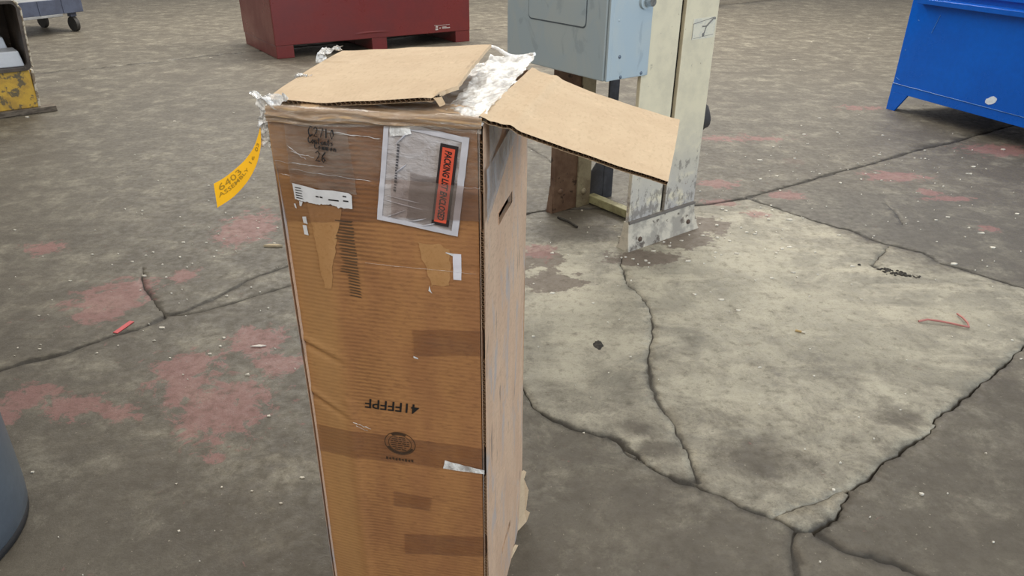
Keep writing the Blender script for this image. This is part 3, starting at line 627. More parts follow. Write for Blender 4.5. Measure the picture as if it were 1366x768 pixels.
# tape band over the pouch's lower half
quadpatch(MB(), [(.200, 1.050), (.349, 1.055), (.349, 1.112), (.205, 1.117)], .0082, 22, 8, .0008, .0006, FP, 71).build('packing_tape', film('thin_tape_film', (.86, .80, .78, 1), .16, (.4, .33, .28, 1), .16, .14, .25, 30), box)

# glinting folds where the clear tape has puckered
for k, (s0, t0, s1, t1, r) in enumerate(((.03, 1.120, .17, 1.108, .0007), (.004, 1.132, .09, 1.128, .0006), (.04, 1.196, .15, 1.182, .0009), (.10, 1.186, .19, 1.180, .0008), (.01, 1.110, .03, 1.108, .0006),
        (.035, 1.150, .075, 1.142, .0008), (.03, 1.160, .06, 1.138, .0006), (.315, 1.108, .349, 1.110, .0007), (.09, .612, .125, .600, .0011), (.095, .604, .118, .594, .0008), (.145, .960, .34, .958, .0004))):
    MB().tube([FP(s0+(s1-s0)*f, t0+(t1-t0)*f + .0022*n3(f*6, k), .0034+.0008*math.sin(pi*f)) for f in np.linspace(0, 1, 22)], r, 5, [r*(.25+1.1*abs(n3(f*9, k, 2))) for f in np.linspace(0, 1, 22)]).build('film_crease', TAPE_CLEAR, box)
# ---- torn shipping label, stickers, prints
lab_pts_top = [(.030, 1.096), (.055, 1.092), (.073, 1.088), (.100, 1.0885), (.128, 1.086), (.1335, 1.082)]
lab_pts_bot = [(.0305, 1.067), (.052, 1.064), (.075, 1.0615), (.094, 1.064), (.108, 1.059), (.1325, 1.0585)]
def lb(u, v):
    i = u*5; k = min(int(i), 4); a = Vector(lab_pts_bot[k]).lerp(Vector(lab_pts_bot[k+1]), i-k); b = Vector(lab_pts_top[k]).lerp(Vector(lab_pts_top[k+1]), i-k)
    p = a.lerp(b, v); 
    if v == 0: p.y += .0022*n3(u*22, 5)
    return FP(p.x, p.y, .0046)
tl = MB().grid(lb, 60, 6).build('shipping_label', PAPER, box); label(tl, 'torn white strip of a shipping label')
m = MB()
for k in range(5): quadpatch(m, [(.034, 1.070+.0045*k), (.045+.003*random.random(), 1.069+.0045*k), (.045, 1.0705+.0045*k), (.034, 1.0718+.0045*k)], .0052, 2, 1)
for s, t_, L in ((.070, 1.076, .005), (.077, 1.0755, .005), (.092, 1.072, .018), (.118, 1.072, .009), (.118, 1.080, .006)): quadpatch(m, [(s, t_-.0012), (s+L, t_-.0018), (s+L, t_+.0006), (s, t_+.0012)], .0052, 2, 1)
tag(m.build('label_print', INK, tl), kind='stuff')
for q in ([(.0400, 1.024), (.0475, 1.0225), (.0455, 1.037), (.0385, 1.036)], [(.0375, 1.002), (.0455, 1.001), (.0450, 1.020), (.0375, 1.020)], [(.027, 1.050), (.030, 1.049), (.0295, 1.058), (.0265, 1.058)], [(.037, 1.056), (.040, 1.055), (.044, 1.063), (.038, 1.064)]):
    quadpatch(MB(), q, .0032, 4, 4, .0016, 0, FP, q[0][0]*99).build('label_scrap', PAPER, box)
s1 = quadpatch(MB(), [(.3005, .943), (.3145, .943), (.3155, .991), (.3010, .991)], .0012, 4, 8, .0004, 0).build('white_sticker', plain('sticker_white', (.74, .72, .78, 1), .5, var=.06), box)
quadpatch(MB(), [(.288, .9915), (.302, .986), (.3025, .991), (.290, .9925)], .0013, 3, 1, .0006).build('label_scrap', PAPER, box)
quadpatch(MB(), [(.256, .917), (.263, .912), (.260, .917), (.258, .927)], .0012, 3, 3, .001).build('label_scrap', PAPER, box)
quadpatch(MB(), [(.222, .777), (.231, .775), (.230, .778), (.222, .781)], .0022, 3, 1, .0006).build('label_scrap', PAPER, box)
torn = kraft('torn_liner_paper', (.46, .25, .105, 1), (.42, .22, .085, 1), (.34, .17, .06, 1), seed=3.3)
quadpatch(MB(), [(.262, .925), (.292, .930), (.296, 1.0), (.240, 1.010)], .0009, 12, 12, .006, 0, FP, 81).build('torn_liner', torn, box)
quadpatch(MB(), [(.064, .900), (.074, .905), (.112, 1.060), (.050, 1.060)], .0010, 10, 20, .005, .0008, FP, 83).build('torn_liner', torn, box)
m = MB()
for k in range(26):
    t_ = 1.035 - k*.0057; s0 = .085+.014*min(1, k/8)+random.uniform(-.004, .004) if k < 18 else .109
    quadpatch(m, [(s0, t_-.0008), (.128+.007*(k/26)+random.uniform(-.003, .001), t_-.0034), (.130, t_-.0008), (s0+.004, t_+.0006+.0006*(k > 16))], .0012, 5, 1, .0007, 0, FP, k)
m.build('smeared_print', INK_SOFT, box)
lettering('41FFFPF', (.2265, .6715), (-.1075, -.0005), (-.003, -.0225), .0012, INK, box, bold=.012)
# round maker's stamp
m = MB(); cx, cz = .1815, .5715
def ring(r0, r1, a0=0, a1=2*pi, n=48):
    m.grid(lambda u, v: FP(cx + (r0+(r1-r0)*v)*1.06*cos(a0+(a1-a0)*u), cz + (r0+(r1-r0)*v)*.93*sin(a0+(a1-a0)*u), .0012), n, 1)
ring(.0285, .0300); ring(.0215, .0226); ring(.0232, .0280, R(62), R(125), 14); ring(.0232, .0280, R(205), R(335), 30)
for k in range(7):
    z = cz - .0150 + k*.005; h = math.sqrt(max(0, .019**2-(z-cz)**2)); x = cx-h
    while x < cx+h-.003:
        L = random.uniform(.004, .014); L = min(L, cx+h-x); quadpatch(m, [(x, z-.0010), (x+L, z-.0012), (x+L, z+.0010), (x, z+.0012)], .0012, 2, 1); x += L+.0022
for k in range(9):
    x = .150 + k*.0065; quadpatch(m, [(x, .529+.0015*(k % 3)), (x+.0042, .528), (x+.005, .5345), (x+.001, .536-.002*(k % 2))], .0022, 1, 1)
m.build('maker_stamp', STAMP, box)
# marker handwriting
def strokes(word, o, h, parent, slant=.15, sp=.72, drop=-.10, w=.0009):
    GL = {'C': [[(.6, .9), (.3, 1), (.05, .6), (.1, .15), (.4, 0), (.65, .15)]], '2': [[(.05, .8), (.3, 1), (.55, .8), (.4, .45), (.05, .02), (.6, .05)]],
          '7': [[(0, .95), (.6, 1), (.25, 0)]], '1': [[(.25, 1), (.25, 0)]], '0': [[(.3, 1), (.05, .5), (.3, 0), (.55, .5), (.3, 1)]], '6': [[(.5, 1), (.15, .6), (.05, .2), (.3, 0), (.5, .2), (.3, .42), (.08, .25)]],
          'o': [[(.3, .5), (.08, .25), (.3, 0), (.5, .25), (.3, .5)]], 'n': [[(.05, .5), (.08, 0)], [(.08, .3), (.3, .5), (.45, .3), (.48, 0)]], 't': [[(.25, .9), (.22, .1), (.4, 0)], [(.05, .6), (.45, .62)]],
          'e': [[(.08, .28), (.48, .3), (.3, .5), (.08, .25), (.25, 0), (.5, .1)]], 's': [[(.45, .5), (.15, .45), (.42, .18), (.1, 0)]], 'm': [[(.02, .5), (.05, 0)], [(.05, .35), (.2, .5), (.25, 0)], [(.25, .35), (.45, .5), (.5, 0)]],
          'p': [[(.08, .5), (.05, -.35)], [(.08, .4), (.35, .5), (.45, .2), (.1, .05)]], 'r': [[(.08, .5), (.1, 0)], [(.1, .3), (.25, .5), (.45, .45)]], ' ': []}
    m = MB(); x = 0.0
    for ch in word:
        for st in GL.get(ch, []):
            P = [Vector((o[0] + (x+px+slant*py)*h*.75, o[1] + py*h + drop*(x+px)*h*.75)) for px, py in st]
            m.tube([FP(p.x, p.y, .0066) for p in P], w, 5, [w*(.8+.5*random.random()) for _ in P])
        x += sp
    return m.build('marker_handwriting', INK, parent)
strokes('C2710', (.071, 1.1800), .0150, box, sp=.80, w=.0010); strokes('Contents', (.069, 1.1680), .0115, box, sp=.62, w=.0009)
strokes('Common', (.079, 1.1590), .0100, box, sp=.86, w=.0009); strokes('26', (.078, 1.138), .0170, box, sp=.80, w=.0010)

# ---- yellow tag hanging from the tape at the left front corner
tagU = [(-0.0204, 0.01, 1.1824), (-0.0268, 0.005, 1.1635), (-0.034, 0.0, 1.1481), (-0.0482, -0.004, 1.1306), (-0.0678, -0.008, 1.1138), (-0.0872, -0.012, 1.0994), (-0.1061, -0.016, 1.0889)]
tagL = [(-0.0201, 0.01, 1.1799), (-0.0185, 0.002, 1.1598), (-0.0197, -0.006, 1.1432), (-0.0264, -0.012, 1.123), (-0.0421, -0.018, 1.0981), (-0.069, -0.022, 1.0712), (-0.1008, -0.026, 1.0502)]
def lerp_path(P, f):
    i = f*(len(P)-1); k = min(int(i), len(P)-2); t_ = i-k
    p0, p1, p2, p3 = [Vector(P[max(0, min(len(P)-1, k+d))]) for d in (-1, 0, 1, 2)]
    return .5*((2*p1) + (p2-p0)*t_ + (2*p0-5*p1+4*p2-p3)*t_*t_ + (3*p1-p0-3*p2+p3)*t_**3)
YEL = plain('yellow_tag_card', srgb(255, 192, 10), .5, var=.04)
BM = Matrix.Translation(BX0) @ Matrix.Rotation(CA, 4, 'Z')
def tagp(f, g, off=0.0): p = lerp_path(tagU, f).lerp(lerp_path(tagL, f), g); return BM @ (p + Vector((0, -off, 0)))
O0 = tagp(0, .5)
ht = empty('hanging_tag', O0); tag(ht, 'yellow numbered paper tag hanging curled from the taped left top corner of the tall carton', 'tag')
MB().grid(lambda u, v: tagp(u, v) - O0, 30, 6).grid(lambda u, v: tagp(u, v, -.0005) - O0, 30, 6).build('tag_strip', YEL, ht)
TINK = plain('tag_ink', (.42, .25, .01, 1), .6)
def taglet(text, f0, f1, g0, g1, bold, name='tag_lettering'):
    vs, fs = glyphs(text, bold); m = MB()
    # reading from the free end up towards the corner
    m.add([tagp(f0+(f1-f0)*float(v[0]), g0+(g1-g0)*float(v[1]), .0006) - O0 for v in vs], fs); m.build(name, TINK, ht)
taglet('6403', .93, .63, .42, .12, 0.0); taglet('ASSEMBLY', .95, .56, .66, .48, .01); taglet('16', .50, .40, .62, .34, .0); taglet('03', .33, .20, .72, .24, .02)
m = MB().tube([O0*0 + Vector((0, 0, .002)), BM @ Vector((-.012, .010, 1.19)) - O0, BM @ Vector((-.006, .008, 1.198)) - O0], .0016, 6); m.build('tag_tie', TAPE_CLEAR, ht)

# ---------------------------------------------------------------- built-up steel column
CANG = R(38); CL = Vector((.567, 3.333, 0))
column = empty('steel_column', CL, CANG); tag(column, 'cream painted built-up steel column with a dark slot, standing on the concrete behind the carton', 'column')
CREAM = worn('cream_paint', srgb(222, 217, 197), srgb(206, 199, 178), .45, 0, 3, .45, .6, srgb(120, 112, 102), 38, .70, .76, .2)
CREAM_LOW = worn('scraped_cream_paint', srgb(196, 188, 172), srgb(150, 144, 134), .6, 0, 9, .46, .60, srgb(84, 74, 66), 16, .56, .64, .5)
RUST = worn('brown_primer', srgb(122, 98, 80), srgb(96, 72, 58), .65, 0, 6, .4, .6, srgb(56, 40, 32), 14, .58, .64, .4)
DARKST = worn('dark_painted_steel', srgb(70, 72, 78), srgb(50, 50, 54), .55, 0, 8, .4, .6, None, bump=.2)
GREYST = worn('dull_cream_paint', srgb(150, 142, 118), srgb(120, 108, 88), .55, 0, 8, .45, .6, srgb(70, 56, 44), 20, .6, .66)
def channel(x0, x1, y0, d, t_, z0, z1):
    return MB().prism([(x0, y0), (x1, y0), (x1, y0+d), (x1-t_, y0+d), (x1-t_, y0+t_), (x0+t_, y0+t_), (x0+t_, y0+d), (x0, y0+d)], z0, z1)
# a cream coat that is knocked and scraped more and more towards the floor
t = NT('column_paint'); c = t.coord(); z = t.n('ShaderNodeSeparateXYZ', {0: c}).outputs[2]
low = t.ramp(z, .0, .75, 1, 0); n1 = t.noise(7, 6, .65, c); n2 = t.noise(24, 6, .7, t.mapped((1, 1, .6), c))
col = t.mix(t.ramp(n1, .4, .65), srgb(216, 206, 178), srgb(202, 193, 168))
col = t.mix(t.math('MULTIPLY', t.ramp(n1, .30, .50), low), col, srgb(166, 163, 162))
col = t.mix(t.ramp(t.math('ADD', n2, t.math('MULTIPLY', low, .19)), .64, .72, 0, .65), col, srgb(104, 98, 92))
col = t.mix(t.ramp(t.math('ADD', t.noise(60, 3, .6, c), t.math('MULTIPLY', low, .05)), .68, .74, 0, .7), col, srgb(120, 92, 74))
t.bump(t.math('ADD', n2, n1), .3, .003)
COLP = t.set(Base_Color=col, Roughness=.48)
channel(.002, .2300, 0, .022, .010, .13, 4.2).build('front_channel', COLP, column, .003)
channel(.2610, .492, 0, .022, .010, .13, 4.2).build('front_channel', COLP, column, .003)
MB().box(.16, .33, .0225, .028, .13, 4.2).build('slot_plate', plain('slot_shade', srgb(40, 36, 28), .9), column)  # dark colour paints in the shade inside the slot
# spread foot plate under both channels
ringz = lambda x0, x1, y0, y1, z: [(x0, y0, z), (x1, y0, z), (x1, y1, z), (x0, y1, z)]
MB().loft([ringz(-.014, .522, -.032, .06, -.006), ringz(-.010, .515, -.024, .05, .02), ringz(-.003, .498, -.010, .035, .085), ringz(.0, .494, -.005, .03, .142)], True, False).build('foot_plate', CREAM_LOW, column, .004)
MB().box(.0, .494, -.0105, .001, .135, .150).build('weld_seam', plain('dirty_seam', srgb(112, 106, 100), .8), column, .002)
bm_ = MB()
for x, z in ((.075, .045), (.44, .05)): MB().dome((x, -.019, z), .014, '-y', 10, .7).build('anchor_bolt', plain('rusted_bolt', srgb(84, 68, 58), .8), column)
# left hand member: brown plate, riveted angle, far leg, gusset
MB().box(.03, .205, .590, .602, 0, 4.2).build('inner_plate', RUST, column, .002)
an = MB().prism([(.195, .578), (.292, .578), (.292, .70), (.280, .70), (.280, .590), (.195, .590)], 0, 4.2); an.build('riveted_angle', GREYST, column, .002)
MB().box(.034, .044, .602, .63, 0, 4.2).build('outer_flange', RUST, column, .002)
MB().box(.415, .490, .596, .608, .0, 4.2).build('far_leg', DARKST, column, .002)
MB().box(.03, .490, .70, .712, 1.1, 4.2).build('back_plate', GREYST, column)
MB().prism([(.290, .0), (.44, .0), (.44, .30), (.415, .30), (.290, .155)], .600, .608, 'y').build('gusset', DARKST, column, .002)
MB().loft([ringz(.016, .05, .594, .64, -.004), ringz(.031, .046, .600, .632, .15)], True, False).build('foot_plate', RUST, column, .003)
for zz in (.09, .34, .62, .88, 1.14):
    MB().dome((.240, .578, zz), .019, '-y', 12, .7).build('rivet', GREYST, column)
for xx, zz in ((.075, .12), (.115, .46), (.075, .80)): MB().dome((xx, .590, zz), .017, '-y', 12, .6).build('rivet', RUST, column)
MB().box(.292, .345, .10, .60, .006, .052).build('tie_bar', worn('greenish_bar_paint', srgb(168, 164, 124), srgb(140, 134, 100), .6, 0, 12, .45, .6, srgb(70, 62, 48), 25, .6, .66), column, .004)
def lacing(p, q, w, name='lacing_bar', x=.30):
    a, b = Vector(p), Vector(q); d = (b-a).normalized(); n = Vector((-d.y, d.x)); pts = []
    for k in range(9): th = -pi/2 + pi*k/8; pts.append(b + d*w*cos(th) + n*w*sin(th))
    for k in range(9): th = pi/2 + pi*k/8; pts.append(a + d*w*cos(th) + n*w*sin(th))
    MB().prism([(p.x, p.y) for p in pts], x, x+.010, 'x').build(name, DARKST, column, .0015)
for z0 in (.40, .95, 1.5, 2.05): lacing((.13, z0+.36), (.66, z0+.62), .026, x=.455); lacing((.66, z0+.62), (.13, z0+.90), .026, x=.465)
for zz in (.385, .745, 1.10): MB().cyl((.115, .055, zz), .042, .05, 'x', 20).build('spacer', DARKST, column, .003)
# worn paper label on the right channel
lq = MB().box(.318, .478, -.0014, .0005, .975, 1.068); wl = lq.build('worn_label', worn('worn_label_paper', srgb(216, 210, 190), srgb(202, 198, 184), .5, 0, 30, .5, .6), column)
m = MB()
for a, b, r in (((.320, .978), (.320, 1.045), .0014), ((.320, 1.045), (.470, 1.066), .0014), ((.330, .980), (.470, .990), .0010), ((.385, 1.030), (.415, 1.030), .003), ((.415, 1.030), (.462, 1.062), .004), ((.415, 1.030), (.400, .992), .003)):
    m.tube([(a[0], -.0016, a[1]), (b[0], -.0016, b[1])], r, 5)
m.dome((.398, -.0012, .992), .010, '-y', 8, .2); m.dome((.472, -.0012, 1.060), .006, '-y', 8, .3)
tag(m.build('label_mark', plain('label_grey', srgb(120, 118, 114), .7), wl), kind='stuff')
MB().dome((.012, .0, .88), .010, '-y', 10, .8).build('bolt_head', DARKST, column)
# dark fitting on the far right side of the column
fit = MB(); 
fit.loft([[(x + .5*r*0, yy, zz) for (yy, zz) in [(.055+r*cos(2*pi*k/12)*.8, .575 + .35*(.53-x) + r*sin(2*pi*k/12)*1.3*(1+.2*sin(k*2.1)))
          for k in range(12)]] for x, r in ((.490, .040), (.52, .056), (.555, .05), (.585, .030), (.60, .010))])
fo = fit.build('dark_fitting', plain('dark_rubber', srgb(64, 62, 62), .7, var=.4, scale=30)); fo.location = CL; fo.rotation_euler = (0, 0, CANG)
tag(fo, 'small dark lumpy fitting sticking out of the right side of the cream column', 'fitting')

# ---------------------------------------------------------------- electrical enclosure on the column
EZ = .852; ENC = empty('electrical_enclosure', (.408, 3.197, EZ), R(36.5))
tag(ENC, 'pale grey blue metal electrical enclosure mounted on the left side of the cream column', 'electrical box')
t = NT('enclosure_paint'); c = t.coord(); n1 = t.noise(5, 5, .6, t.mapped((1, 1, .8), c), .8)
col = t.mix(t.ramp(n1, .4, .62), srgb(163, 178, 186), srgb(170, 181, 184)); sm = t.noise(9, 4, .55, t.mapped((1, 1, .55), c), 1.6)
col = t.mix(t.ramp(sm, .58, .68, 0, .5), col, srgb(140, 153, 162)); t.bump(t.noise(120, 2, .5, c), .08, .001)
EP = t.set(Base_Color=col, Roughness=.42)
EW, ED, EH = .715, .234, 1.06
MB().box(.004, ED, .0, EW, 0, EH).build('enclosure_body', EP, ENC, .004)
door = MB().box(-.020, .0045, .0175, EW+.002, -.003, EH-.004).build('enclosure_door', EP, ENC, .005)
MB().box(-.016, .006, -.001, .0125, -.001, EH).build('body_flange', EP, ENC, .003)
MB().box(-.006, .006, .011, .020, .002, EH-.01).build('door_gap', plain('gap_dark', (.04, .045, .05, 1), .9), ENC)
def rrect(y0, y1, z0, z1, r, n=5):
    pts = []
    for cy, cz, a in ((y1-r, z1-r, 0), (y0+r, z1-r, 90), (y0+r, z0+r, 180), (y1-r, z0+r, 270)):
        for k in range(n+1): th = R(a+90*k/n); pts.append((cy+r*cos(th), cz+r*sin(th)))
    return pts
MB().prism(rrect(.140, .546, .200, .90, .022), -.0215, -.019, 'x').build('panel_outline', plain('outline_dark', srgb(86, 96, 104), .7), door)
MB().prism(rrect(.1445, .5425, .2055, .896, .020), -.0232, -.019, 'x').build('raised_panel', EP, door, .0012)
for s, z in ((.054, .096), (.067, .010), (.192, .014)): MB().dome((s, .0, z), .008, '-y', 10, .5).build('screw_head', plain('screw_grey', srgb(92, 104, 118), .4, .3), ENC)
MB().dome((.036, .0, .245), .006, '-y', 10, .4).build('screw_head', EP, ENC)
kb = MB().cyl((.176, .0, .312), .030, -.012, 'y', 20).build('knob_base', EP, ENC, .002)
MB().cyl((.184, -.012, .312), .021, -.032, 'y', 16, .018).build('conduit_knob', plain('chrome_knob', srgb(190, 194, 196), .22, .9, .4, 90), ENC, .002)
for zz in (.18, .82):
    MB().box(ED-.004, ED+.030, .02, .70, zz, zz+.04).build('mounting_rail', DARKST, ENC, .002)

# ---------------------------------------------------------------- red steel bin on skids
RA = R(33.6); red = empty('red_steel_bin', (-2.651, 8.441, 0), RA); tag(red, 'large dark red painted steel bin on skids behind the carton', 'bin')
REDP = worn('dark_red_paint', srgb(122, 48, 46), srgb(112, 43, 42), .33, 0, 2.5, .4, .65, srgb(150, 84, 78), 22, .72, .78, .12)
RL_, RD_, RH_ = 2.50, 1.27, 1.02
mb = MB(); t_ = .02; zb = .137
mb.box(0, RL_, 0, t_, zb, RH_).box(0, RL_, RD_-t_, RD_, zb, RH_).box(0, t_, t_, RD_-t_, zb, RH_).box(RL_-t_, RL_, t_, RD_-t_, zb, RH_).box(t_, RL_-t_, t_, RD_-t_, zb, zb+t_)
mb.build('bin_body', REDP, red, .006)
MB().prism([(-.03, -.03), (RL_+.03, -.03), (RL_+.03, .05), (-.03, .05)], RH_-.05, RH_+.01).build('rim_bar', REDP, red, .004)
MB().box(-.03, .05, .05, RD_, RH_-.05, RH_+.01).build('rim_bar', REDP, red, .004)
for x0, x1 in ((.004, .203), (1.152, 1.345), (2.292, 2.497)):
    MB().box(x0, x1, .004, RD_-.02, 0, zb).build('skid', REDP, red, .005)
dn = MB()
dn.grid(lambda u, v: (.95+.42*u, -.0015-.005*math.sin(pi*u)*math.sin(pi*v), zb+.05+.025*v+.03*u*(1-u)), 16, 6); dn.build('dent', REDP, red)
m = MB()
for x, L, z, h in ((2.005, .035, .170, .020), (2.01, .03, .200, .016), (2.06, .02, .185, .012), (2.10, .11, .183, .010), (2.10, .06, .197, .007), (1.99, .22, .222, .004)): m.box(x, x+L, -.003, .002, z, z+h)
m.build('white_paint_mark', plain('paint_white', srgb(206, 196, 190), .6), red)

# ---------------------------------------------------------------- blue steel hopper
blue = empty('blue_steel_hopper', (3.234, 6.353, 0), R(-70.8)); tag(blue, 'bright blue painted steel hopper on tapered legs at the right edge', 'hopper')
BLP = worn('bright_blue_paint', srgb(0, 96, 206), srgb(0, 90, 196), .24, 0, 2, .4, .6, srgb(20, 104, 200), 30, .74, .79, .06, spec=.35)
BL, BD, BH = 2.3, 1.3, .86
mb = MB(); mb.box(0, BL, 0, .016, .222, BH+.10).box(0, .016, .016, BD, .222, BH+.10).box(BL-.016, BL, .016, BD, .222, BH+.10).box(.016, BL-.016, BD-.016, BD, .222, BH+.10).box(.016, BL-.016, .016, BD-.016, .222, .24)
mb.build('hopper_wall', BLP, blue, .003)
MB().box(-.002, BL, -.004, .016, .150, .219).build('bottom_skirt', BLP, blue, .002)
MB().box(0, .016, .016, BD, .150, .219).build('bottom_skirt', BLP, blue, .002)
MB().tube([(x, -.004, .2205+.0015*n3(x*9, 1)) for x in np.linspace(0, BL, 60)], .004, 6).build('weld_bead', worn('weld_blue', srgb(40, 108, 186), srgb(20, 84, 160), .35), blue)
for pts in ([(-.004, .22), (.19, .15), (.078, 0), (-.006, 0)],): MB().prism([(-.002, .15), (.184, .15), (.080, 0), (-.006, 0)], -.004, .014, 'y').build('leg', BLP, blue, .002)
MB().prism([(BL-.184, .15), (BL, .15), (BL, 0), (BL-.08, 0)], -.004, .014, 'y').build('leg', BLP, blue, .002)
for y0, y1, yb in ((.012, .19, .08),): MB().prism([(y0, .15), (y1, .15), (yb, 0), (y0, 0)], 0, .014, 'x').build('leg', BLP, blue, .002)
MB().prism([(BD-.19, .15), (BD, .15), (BD, 0), (BD-.08, 0)], 0, .014, 'x').build('leg', BLP, blue, .002)
MB().prism([(BL-.014+0, 0), (BL, 0), (BL, .15), (BL-.014, .15)], BD-.19, BD, 'y').build('leg', BLP, blue, .002)
# projecting top lip: shaded face below, bright top
MB().prism([(-.004, .862), (-.055, .868), (-.058, .905), (-.004, .915)], .10, BL, 'x').build('rim_lip', BLP, blue, .003)
MB().box(.12, BL, -.03, .05, .955, .985).build('rim_bar', BLP, blue, .004)
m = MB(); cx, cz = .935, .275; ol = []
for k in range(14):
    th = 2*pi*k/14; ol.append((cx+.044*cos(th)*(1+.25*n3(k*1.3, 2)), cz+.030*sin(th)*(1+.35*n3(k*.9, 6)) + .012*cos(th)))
m.prism(ol, -.0018, .001, 'y').build('painted_highlight', plain('highlight_white', srgb(224, 234, 246), .35), blue)  # lamp highlight painted on as a flat white patch
m = MB()
for (a, b) in (((.30, .80), (.26, .66)), ((.02, .27), (.06, .255)), ((.10, .74), (.115, .735)), ((.04, .50), (.05, .495))):
    m.tube([(a[0], -.001, a[1]), (b[0], -.001, b[1])], .003, 5)
tag(m.build('scratch', plain('scratch_blue', srgb(70, 130, 205), .4), blue), kind='stuff')

# ---------------------------------------------------------------- brown steel tub with yellow foot at the left edge
bin_ = empty('brown_steel_tub', (-3.778, 6.021, 0), R(40.0)); tag(bin_, 'worn brown open fronted steel tub on a scraped yellow base at the left edge', 'tub')
BRN = worn('brown_scuffed_steel', srgb(84, 72, 60), srgb(64, 54, 46), .5, 0, 6, .4, .6, srgb(120, 106, 90), 18, .62, .68, .3)
EDGE = worn('chipped_edge_paint', srgb(196, 188, 170), srgb(120, 104, 84), .6, 0, 30, .48, .56)
YLW = worn('scraped_yellow_paint', srgb(204, 164, 58), srgb(176, 140, 60), .55, 0, 9, .4, .6, srgb(92, 84, 66), 16, .51, .60, .4)
MB().box(-1.3, .012, -.002, .10, 0, .044).build('base_plank', worn('grey_plank', srgb(112, 102, 90), srgb(80, 72, 64), .8, 0, 14, .4, .6, None, bump=.5, stretch=(1, 4, 4)), bin_, .006)
MB().box(-1.25, -.104, .035, .75, .044, .335).build('yellow_base', YLW, bin_, .006)
MB().prism([(-.112, .044), (-.094, .044), (-.074, .335), (-.092, .335)], .026, .10, 'y').build('edge_post', EDGE, bin_, .004)
# tub: rounded frame open to the front, walls 2 cm thick
def tub_ring(x1b, x1t, z0, z1, r, n=6):
    x0 = -1.22; pts = []
    sk = lambda z: x1b + (x1t-x1b)*(z-z0)/(z1-z0)
    for cx, cz, a in ((-r, z1-r, 0), (x0+r, z1-r, 90), (x0+r, z0+r, 180), (-r, z0+r, 270)):
        for k in range(n+1):
            th = R(a+90*k/n); x = cx+r*cos(th); zz = cz+r*sin(th); pts.append((x + (sk(zz) if x > -.6 else 0), zz))
    return pts
o_ = tub_ring(-.082, -.052, .337, .858, .05); i_ = tub_ring(-.104, -.076, .362, .836, .038)
n = len(o_); mb = MB(); y0, y1 = .01, .72
vs = [(x, y0, z) for x, z in o_] + [(x, y0, z) for x, z in i_] + [(x, y1, z) for x, z in o_] + [(x, y1-.03, z) for x, z in i_]
fs = []
for k in range(n):
    q = (k+1) % n; fs += [(k, q, n+q, n+k), (k, 2*n+k, 2*n+q, q), (n+k, n+q, 3*n+q, 3*n+k)]
fs += [tuple(range(2*n, 3*n)), tuple(range(4*n-1, 3*n-1, -1))]
mb.add(vs, fs).build('tub_shell', BRN, bin_, .004)
MB().tube([(x+.004, y0, z) for x, z in o_[2:6]] + [(-.052+.004 - .03*f, y0, .80-.44*f) for f in np.linspace(0, 1, 6)], .007, 6).build('rim_edge', EDGE, bin_)
WHT = plain('white_plastic', srgb(214, 218, 224), .45, var=.05)
def carton(x0, x1, y0, y1, z0, z1, sl):
    return MB().prism([(x0, z0), (x1, z0), (x1-sl, z1), (x0, z1)], y0, y1, 'y')
BINM = Matrix.Translation(Vector((-3.778, 6.021, 0))) @ Matrix.Rotation(R(40), 4, 'Z')
def inbin(mb, name, lab, cat, grp=None):
    o = mb.build(name, WHT, None, .008); o.matrix_world = BINM; return tag(o, lab, cat, grp)
inbin(carton(-.62, -.118, .075, .30, .3635, .482, .018), 'white_tray', 'white plastic tray lying lowest and nearest inside the brown steel tub', 'tray')
inbin(carton(-.70, -.155, .33, .66, .3635, .56, .03), 'white_tray', 'white plastic tray standing taller at the back inside the brown steel tub', 'tray')

# ---------------------------------------------------------------- slate blue cart at the top left
cart = empty('platform_cart', (-5.90, 10.30, 0), R(62)); tag(cart, 'slate blue platform cart on caster wheels at the top left', 'cart')
SLATE = worn('slate_blue_paint', srgb(76, 84, 104), srgb(64, 70, 88), .5, 0, 5, .4, .6, None, bump=.1)
LIGHTG = worn('cart_grey', srgb(150, 152, 154), srgb(128, 130, 132), .5, 0, 6, .4, .6)
CLn, CD = 1.6, .9
MB().box(-CLn, .18, .02, CD, .40, .425).build('deck', LIGHTG, cart, .004)
MB().box(-CLn, .18, .0, .02, .245, .425).build('skirt_panel', SLATE, cart, .004)
MB().box(.16, .18, .02, CD, .245, .40).build('skirt_panel', SLATE, cart, .004)
for x in (-.75, -.42, -.10): MB().box(x, x+.015, -.006, .0, .25, .42).build('skirt_rib', SLATE, cart, .002)
MB().box(-CLn, -.12, -.002, .012, .215, .245).build('lower_rail', LIGHTG, cart, .003)
for x in (.06, -1.45):
    for y in (.09, CD-.12):
        MB().cyl((x-.025, y, .095), .095, .05, 'x', 24).build('caster_wheel', plain('tyre_dark', srgb(52, 50, 48), .7), cart, .006)
        MB().box(x-.04, x+.04, y-.04, y+.04, .19, .245).build('caster_fork', SLATE, cart, .004)

# ---------------------------------------------------------------- blue grey drum at the lower left
drum = empty('plastic_drum', (-1.615, 1.385, 0)); tag(drum, 'blue grey plastic drum cut off by the lower left edge', 'drum')
DR = worn('blue_grey_plastic', srgb(88, 98, 108), srgb(82, 91, 101), .42, 0, 4, .4, .6, None, bump=.05)
prof = [(.302, .022), (.310, .035), (.313, .08), (.316, .30), (.322, .60), (.328, .86), (.338, .88), (.338, .905), (.326, .91), (.316, .905), (.310, .86), (.296, .06), (.28, .05)]
cr = lambda r, z, n=64: [(r*cos(2*pi*k/n), r*sin(2*pi*k/n), z) for k in range(n)]
MB().loft([cr(r, z) for r, z in prof]).build('drum_body', DR, drum)
MB().loft([cr(r, z) for r, z in ((.300, 0), (.306, .004), (.306, .020), (.300, .024))]).build('base_rim', plain('base_black', (.02, .02, .022, 1), .6), drum)

